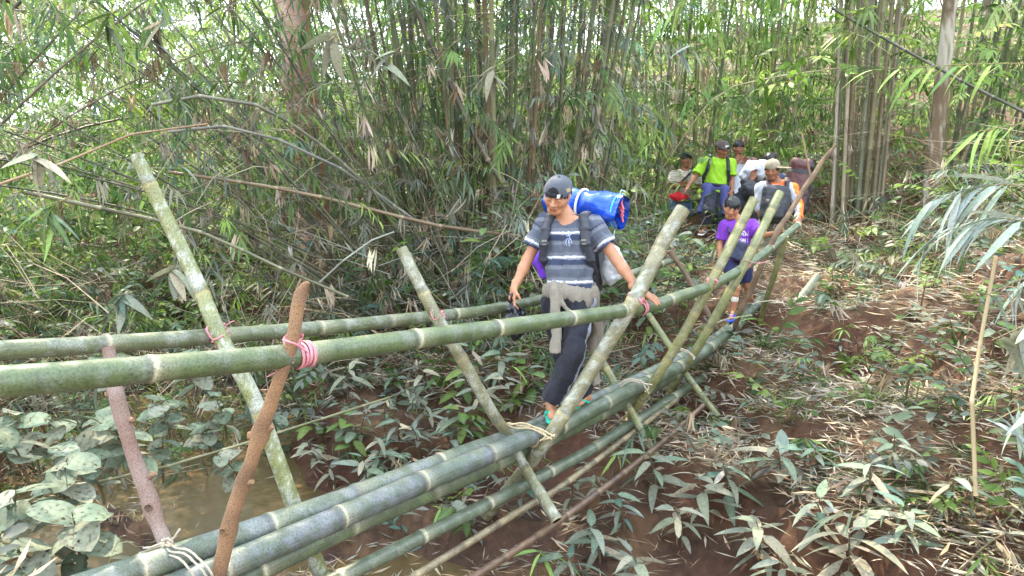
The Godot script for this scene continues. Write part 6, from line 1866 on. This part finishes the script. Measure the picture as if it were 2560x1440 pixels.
# ---------------------------------------------------------------- the place
func make_materials() -> void:
	var speck := noise_tex(0.035, [[0.0, Color(0.5, 0.49, 0.46)], [0.36, Color(0.82, 0.81, 0.79)], [0.55, Color(1, 1, 1)], [1.0, Color(1, 1, 1)]], 512, 5)
	var fibre := normal_tex(0.03, 3.0, 512, 5)
	M.bamboo = mat(Color.WHITE, 0.42)
	M.bamboo.albedo_texture = speck
	triplanar(M.bamboo, 5.0)
	M.bark = mat(Color.WHITE, 0.85)
	M.bark.albedo_texture = speck
	M.bark.normal_enabled = true
	M.bark.normal_texture = fibre
	triplanar(M.bark, 6.0)
	M.culm = mat(Color.WHITE, 0.5)
	M.leaf = mat(Color.WHITE, 0.5)
	M.leaf.backlight_enabled = true
	M.leaf.backlight = Color(1.0, 1.0, 1.0)
	M.leaf_big = mat(Color.WHITE, 0.62)
	M.leaf_big.metallic_specular = 0.35
	M.leaf_big.albedo_texture = noise_tex(0.02, [[0.0, Color(0.62, 0.6, 0.5)], [0.4, Color(0.9, 0.9, 0.88)], [1.0, Color(1, 1, 1)]], 512, 5)
	triplanar(M.leaf_big, 4.0)
	M.leaf_big.backlight_enabled = true
	M.leaf_big.backlight = Color(0.6, 0.6, 0.6)
	M.leaf_holes = M.leaf_big.duplicate()
	M.leaf_holes.transparency = BaseMaterial3D.TRANSPARENCY_ALPHA_SCISSOR
	M.leaf_holes.alpha_scissor_threshold = 0.5
	M.leaf_holes.albedo_texture = noise_tex(0.013, [[0.0, Color(0.3, 0.25, 0.2, 0.0)], [0.17, Color(0.4, 0.34, 0.25, 0.0)], [0.2, Color(0.55, 0.48, 0.36, 1.0)], [0.34, Color(0.85, 0.85, 0.82, 1.0)], [1.0, Color(1, 1, 1, 1)]], 512, 3)
	M.dry = mat(Color.WHITE, 0.8)
	M.dry.backlight_enabled = true
	M.dry.backlight = Color(0.4, 0.4, 0.4)
	M.soil = mat(Color.WHITE, 0.9)
	M.soil.albedo_texture = noise_tex(0.02, [[0.0, Color(0.5, 0.46, 0.42)], [0.5, Color(0.85, 0.82, 0.8)], [1.0, Color(1, 1, 1)]], 1024, 6)
	M.soil.normal_enabled = true
	M.soil.normal_texture = normal_tex(0.02, 8.0, 1024, 6)
	triplanar(M.soil, 0.6)
	M.water = mat(Color.html("5e4d33"), 0.2, false)
	M.water.normal_enabled = true
	M.water.normal_texture = normal_tex(0.012, 1.2, 512, 3)
	triplanar(M.water, 0.7)
	M.skin = mat(Color.WHITE, 0.5)
	M.skin.subsurf_scatter_enabled = true
	M.skin.subsurf_scatter_strength = 0.12
	M.hair = mat(Color.WHITE, 0.45)
	M.cloth = mat(Color.WHITE, 0.9)
	M.cloth.normal_enabled = true
	M.cloth.normal_texture = normal_tex(0.025, 2.5, 512, 4)
	triplanar(M.cloth, 3.0)
	M.cloth.rim_enabled = true
	M.cloth.rim = 0.12
	M.nylon = mat(Color.WHITE, 0.6)
	M.nylon.normal_enabled = true
	M.nylon.normal_texture = M.cloth.normal_texture
	triplanar(M.nylon, 3.0)
	M.plastic = mat(Color.WHITE, 0.35)
	M.plastic.backlight_enabled = true
	M.plastic.backlight = Color(0.3, 0.3, 0.3)
	M.shiny = mat(Color.WHITE, 0.25)
	M.foil = mat(Color.WHITE, 0.22)
	M.foil.metallic = 0.25
	M.foil.normal_enabled = true
	M.foil.normal_texture = normal_tex(0.03, 2.0, 512, 4)
	triplanar(M.foil, 4.0)
	M.rubber = mat(Color.WHITE, 0.55)
	M.tape = mat(Color.WHITE, 0.4)
	M.tape.backlight_enabled = true
	M.tape.backlight = Color(0.3, 0.3, 0.3)
	M.rope = mat(Color.WHITE, 0.9)
	greens = [lin("567530"), lin("668238"), lin("486428"), lin("768c42"), lin("425a2e"), lin("5a7540")]
	brights = [lin("86a648"), lin("9ab55c"), lin("789a48"), lin("abbf72"), lin("708f4c")]
	dusty = [lin("73836c"), lin("81897a"), lin("667a64"), lin("8b8c7a"), lin("638070"), lin("787868")]
	tans = [lin("a3917a"), lin("b3a48c"), lin("8a775d"), lin("bfb199"), lin("7b6852"), lin("9c9586"), lin("8a8478")]

func build_ground() -> void:
	var n := 230
	var mb := Mb.new()
	var axis := func(t: float, near: float, far: float) -> float: return t * near + signf(t) * pow(absf(t), 4.0) * (far - near)
	for j in n + 1:
		for i in n + 1:
			var x: float = axis.call(i * 2.0 / n - 1.0, 13.0, 90.0)
			var z: float = -5.5 + axis.call(j * 2.0 / n - 1.0, 13.0, 95.0)
			var h := ground(x, z)
			var e := 0.06
			var nn := Vector3(ground(x - e, z) - ground(x + e, z), 2 * e, ground(x, z - e) - ground(x, z + e)).normalized()
			var w := noise.get_noise_2d(x * 120.0 + 300.0, z * 120.0)
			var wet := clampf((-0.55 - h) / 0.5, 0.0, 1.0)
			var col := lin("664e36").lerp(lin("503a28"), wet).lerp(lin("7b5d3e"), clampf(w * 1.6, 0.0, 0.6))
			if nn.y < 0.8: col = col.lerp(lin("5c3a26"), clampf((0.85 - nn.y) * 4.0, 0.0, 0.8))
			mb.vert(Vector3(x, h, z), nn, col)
	for j in n:
		for i in n:
			var k := j * (n + 1) + i
			mb.quad(k, k + 1, k + n + 2, k + n + 1)
	var g := part("ground", mb.mesh(), M.soil, self)
	tag(g, "brown earth of the two banks and the gully", "", "", "structure")
	# murky water standing in the gully
	var wm := Mb.new()
	var c := at(480, 1130, 6.6)
	for j in 25:
		for i in 25:
			var p := Vector3(c.x + (i / 24.0 - 0.5) * 5.6, -1.22, c.z + (j / 24.0 - 0.5) * 5.0)
			wm.vert(p, Vector3.UP, Color.WHITE)
	for j in 24:
		for i in 24:
			wm.quad(j * 25 + i, j * 25 + i + 1, (j + 1) * 25 + i + 1, (j + 1) * 25 + i)
	tag(part("water", wm.mesh(), M.water, self), "murky brown water in the bottom of the gully", "", "", "structure")

func _ready() -> void:
	rng.seed = 5
	noise.seed = 7
	noise.noise_type = FastNoiseLite.TYPE_SIMPLEX_SMOOTH
	noise.fractal_octaves = 3
	cam = Camera3D.new()
	cam.name = "camera"
	cam.fov = 40.0
	cam.near = 0.05
	cam.far = 400.0
	cam.position = Vector3(0, EYE, 0)
	cam.rotation_degrees = Vector3(-9.75, 0, 0)
	add_child(cam)
	view = cam.transform
	var env := Environment.new()
	env.background_mode = Environment.BG_SKY
	var sm := ProceduralSkyMaterial.new()
	sm.sky_top_color = Color(0.8, 0.86, 0.95)
	sm.sky_horizon_color = Color(0.96, 0.97, 0.98)
	sm.ground_bottom_color = Color(0.35, 0.32, 0.26)
	sm.ground_horizon_color = Color(0.6, 0.6, 0.55)
	sm.sky_curve = 0.2
	sm.sky_energy_multiplier = 1.5
	var sky := Sky.new()
	sky.sky_material = sm
	env.sky = sky
	env.tonemap_mode = Environment.TONE_MAPPER_LINEAR
	env.tonemap_exposure = 2.85
	env.sdfgi_enabled = true
	env.ssao_enabled = true
	env.ssil_enabled = true
	var we := WorldEnvironment.new()
	we.name = "world"
	we.environment = env
	add_child(we)
	var sun := DirectionalLight3D.new()
	sun.name = "sun"
	sun.light_color = Color(1.0, 0.95, 0.86)
	sun.light_energy = 1.5
	sun.light_angular_distance = 0.6
	sun.shadow_enabled = true
	sun.rotation_degrees = Vector3(-58, 205, 0)
	add_child(sun)

	var a := at(450, 1400, 3.37)
	var b := at(1910, 735, 8.08)
	axis_a = Vector2(a.x, a.z)
	axis_e = (Vector2(b.x, b.z) - axis_a).normalized()
	axis_n = Vector2(-axis_e.y, axis_e.x)
	make_materials()
	make_sprays()
	build_ground()
	build_bridge()
	build_forest()
	build_undergrowth()
	build_plants()
	build_hiker()
	build_group()
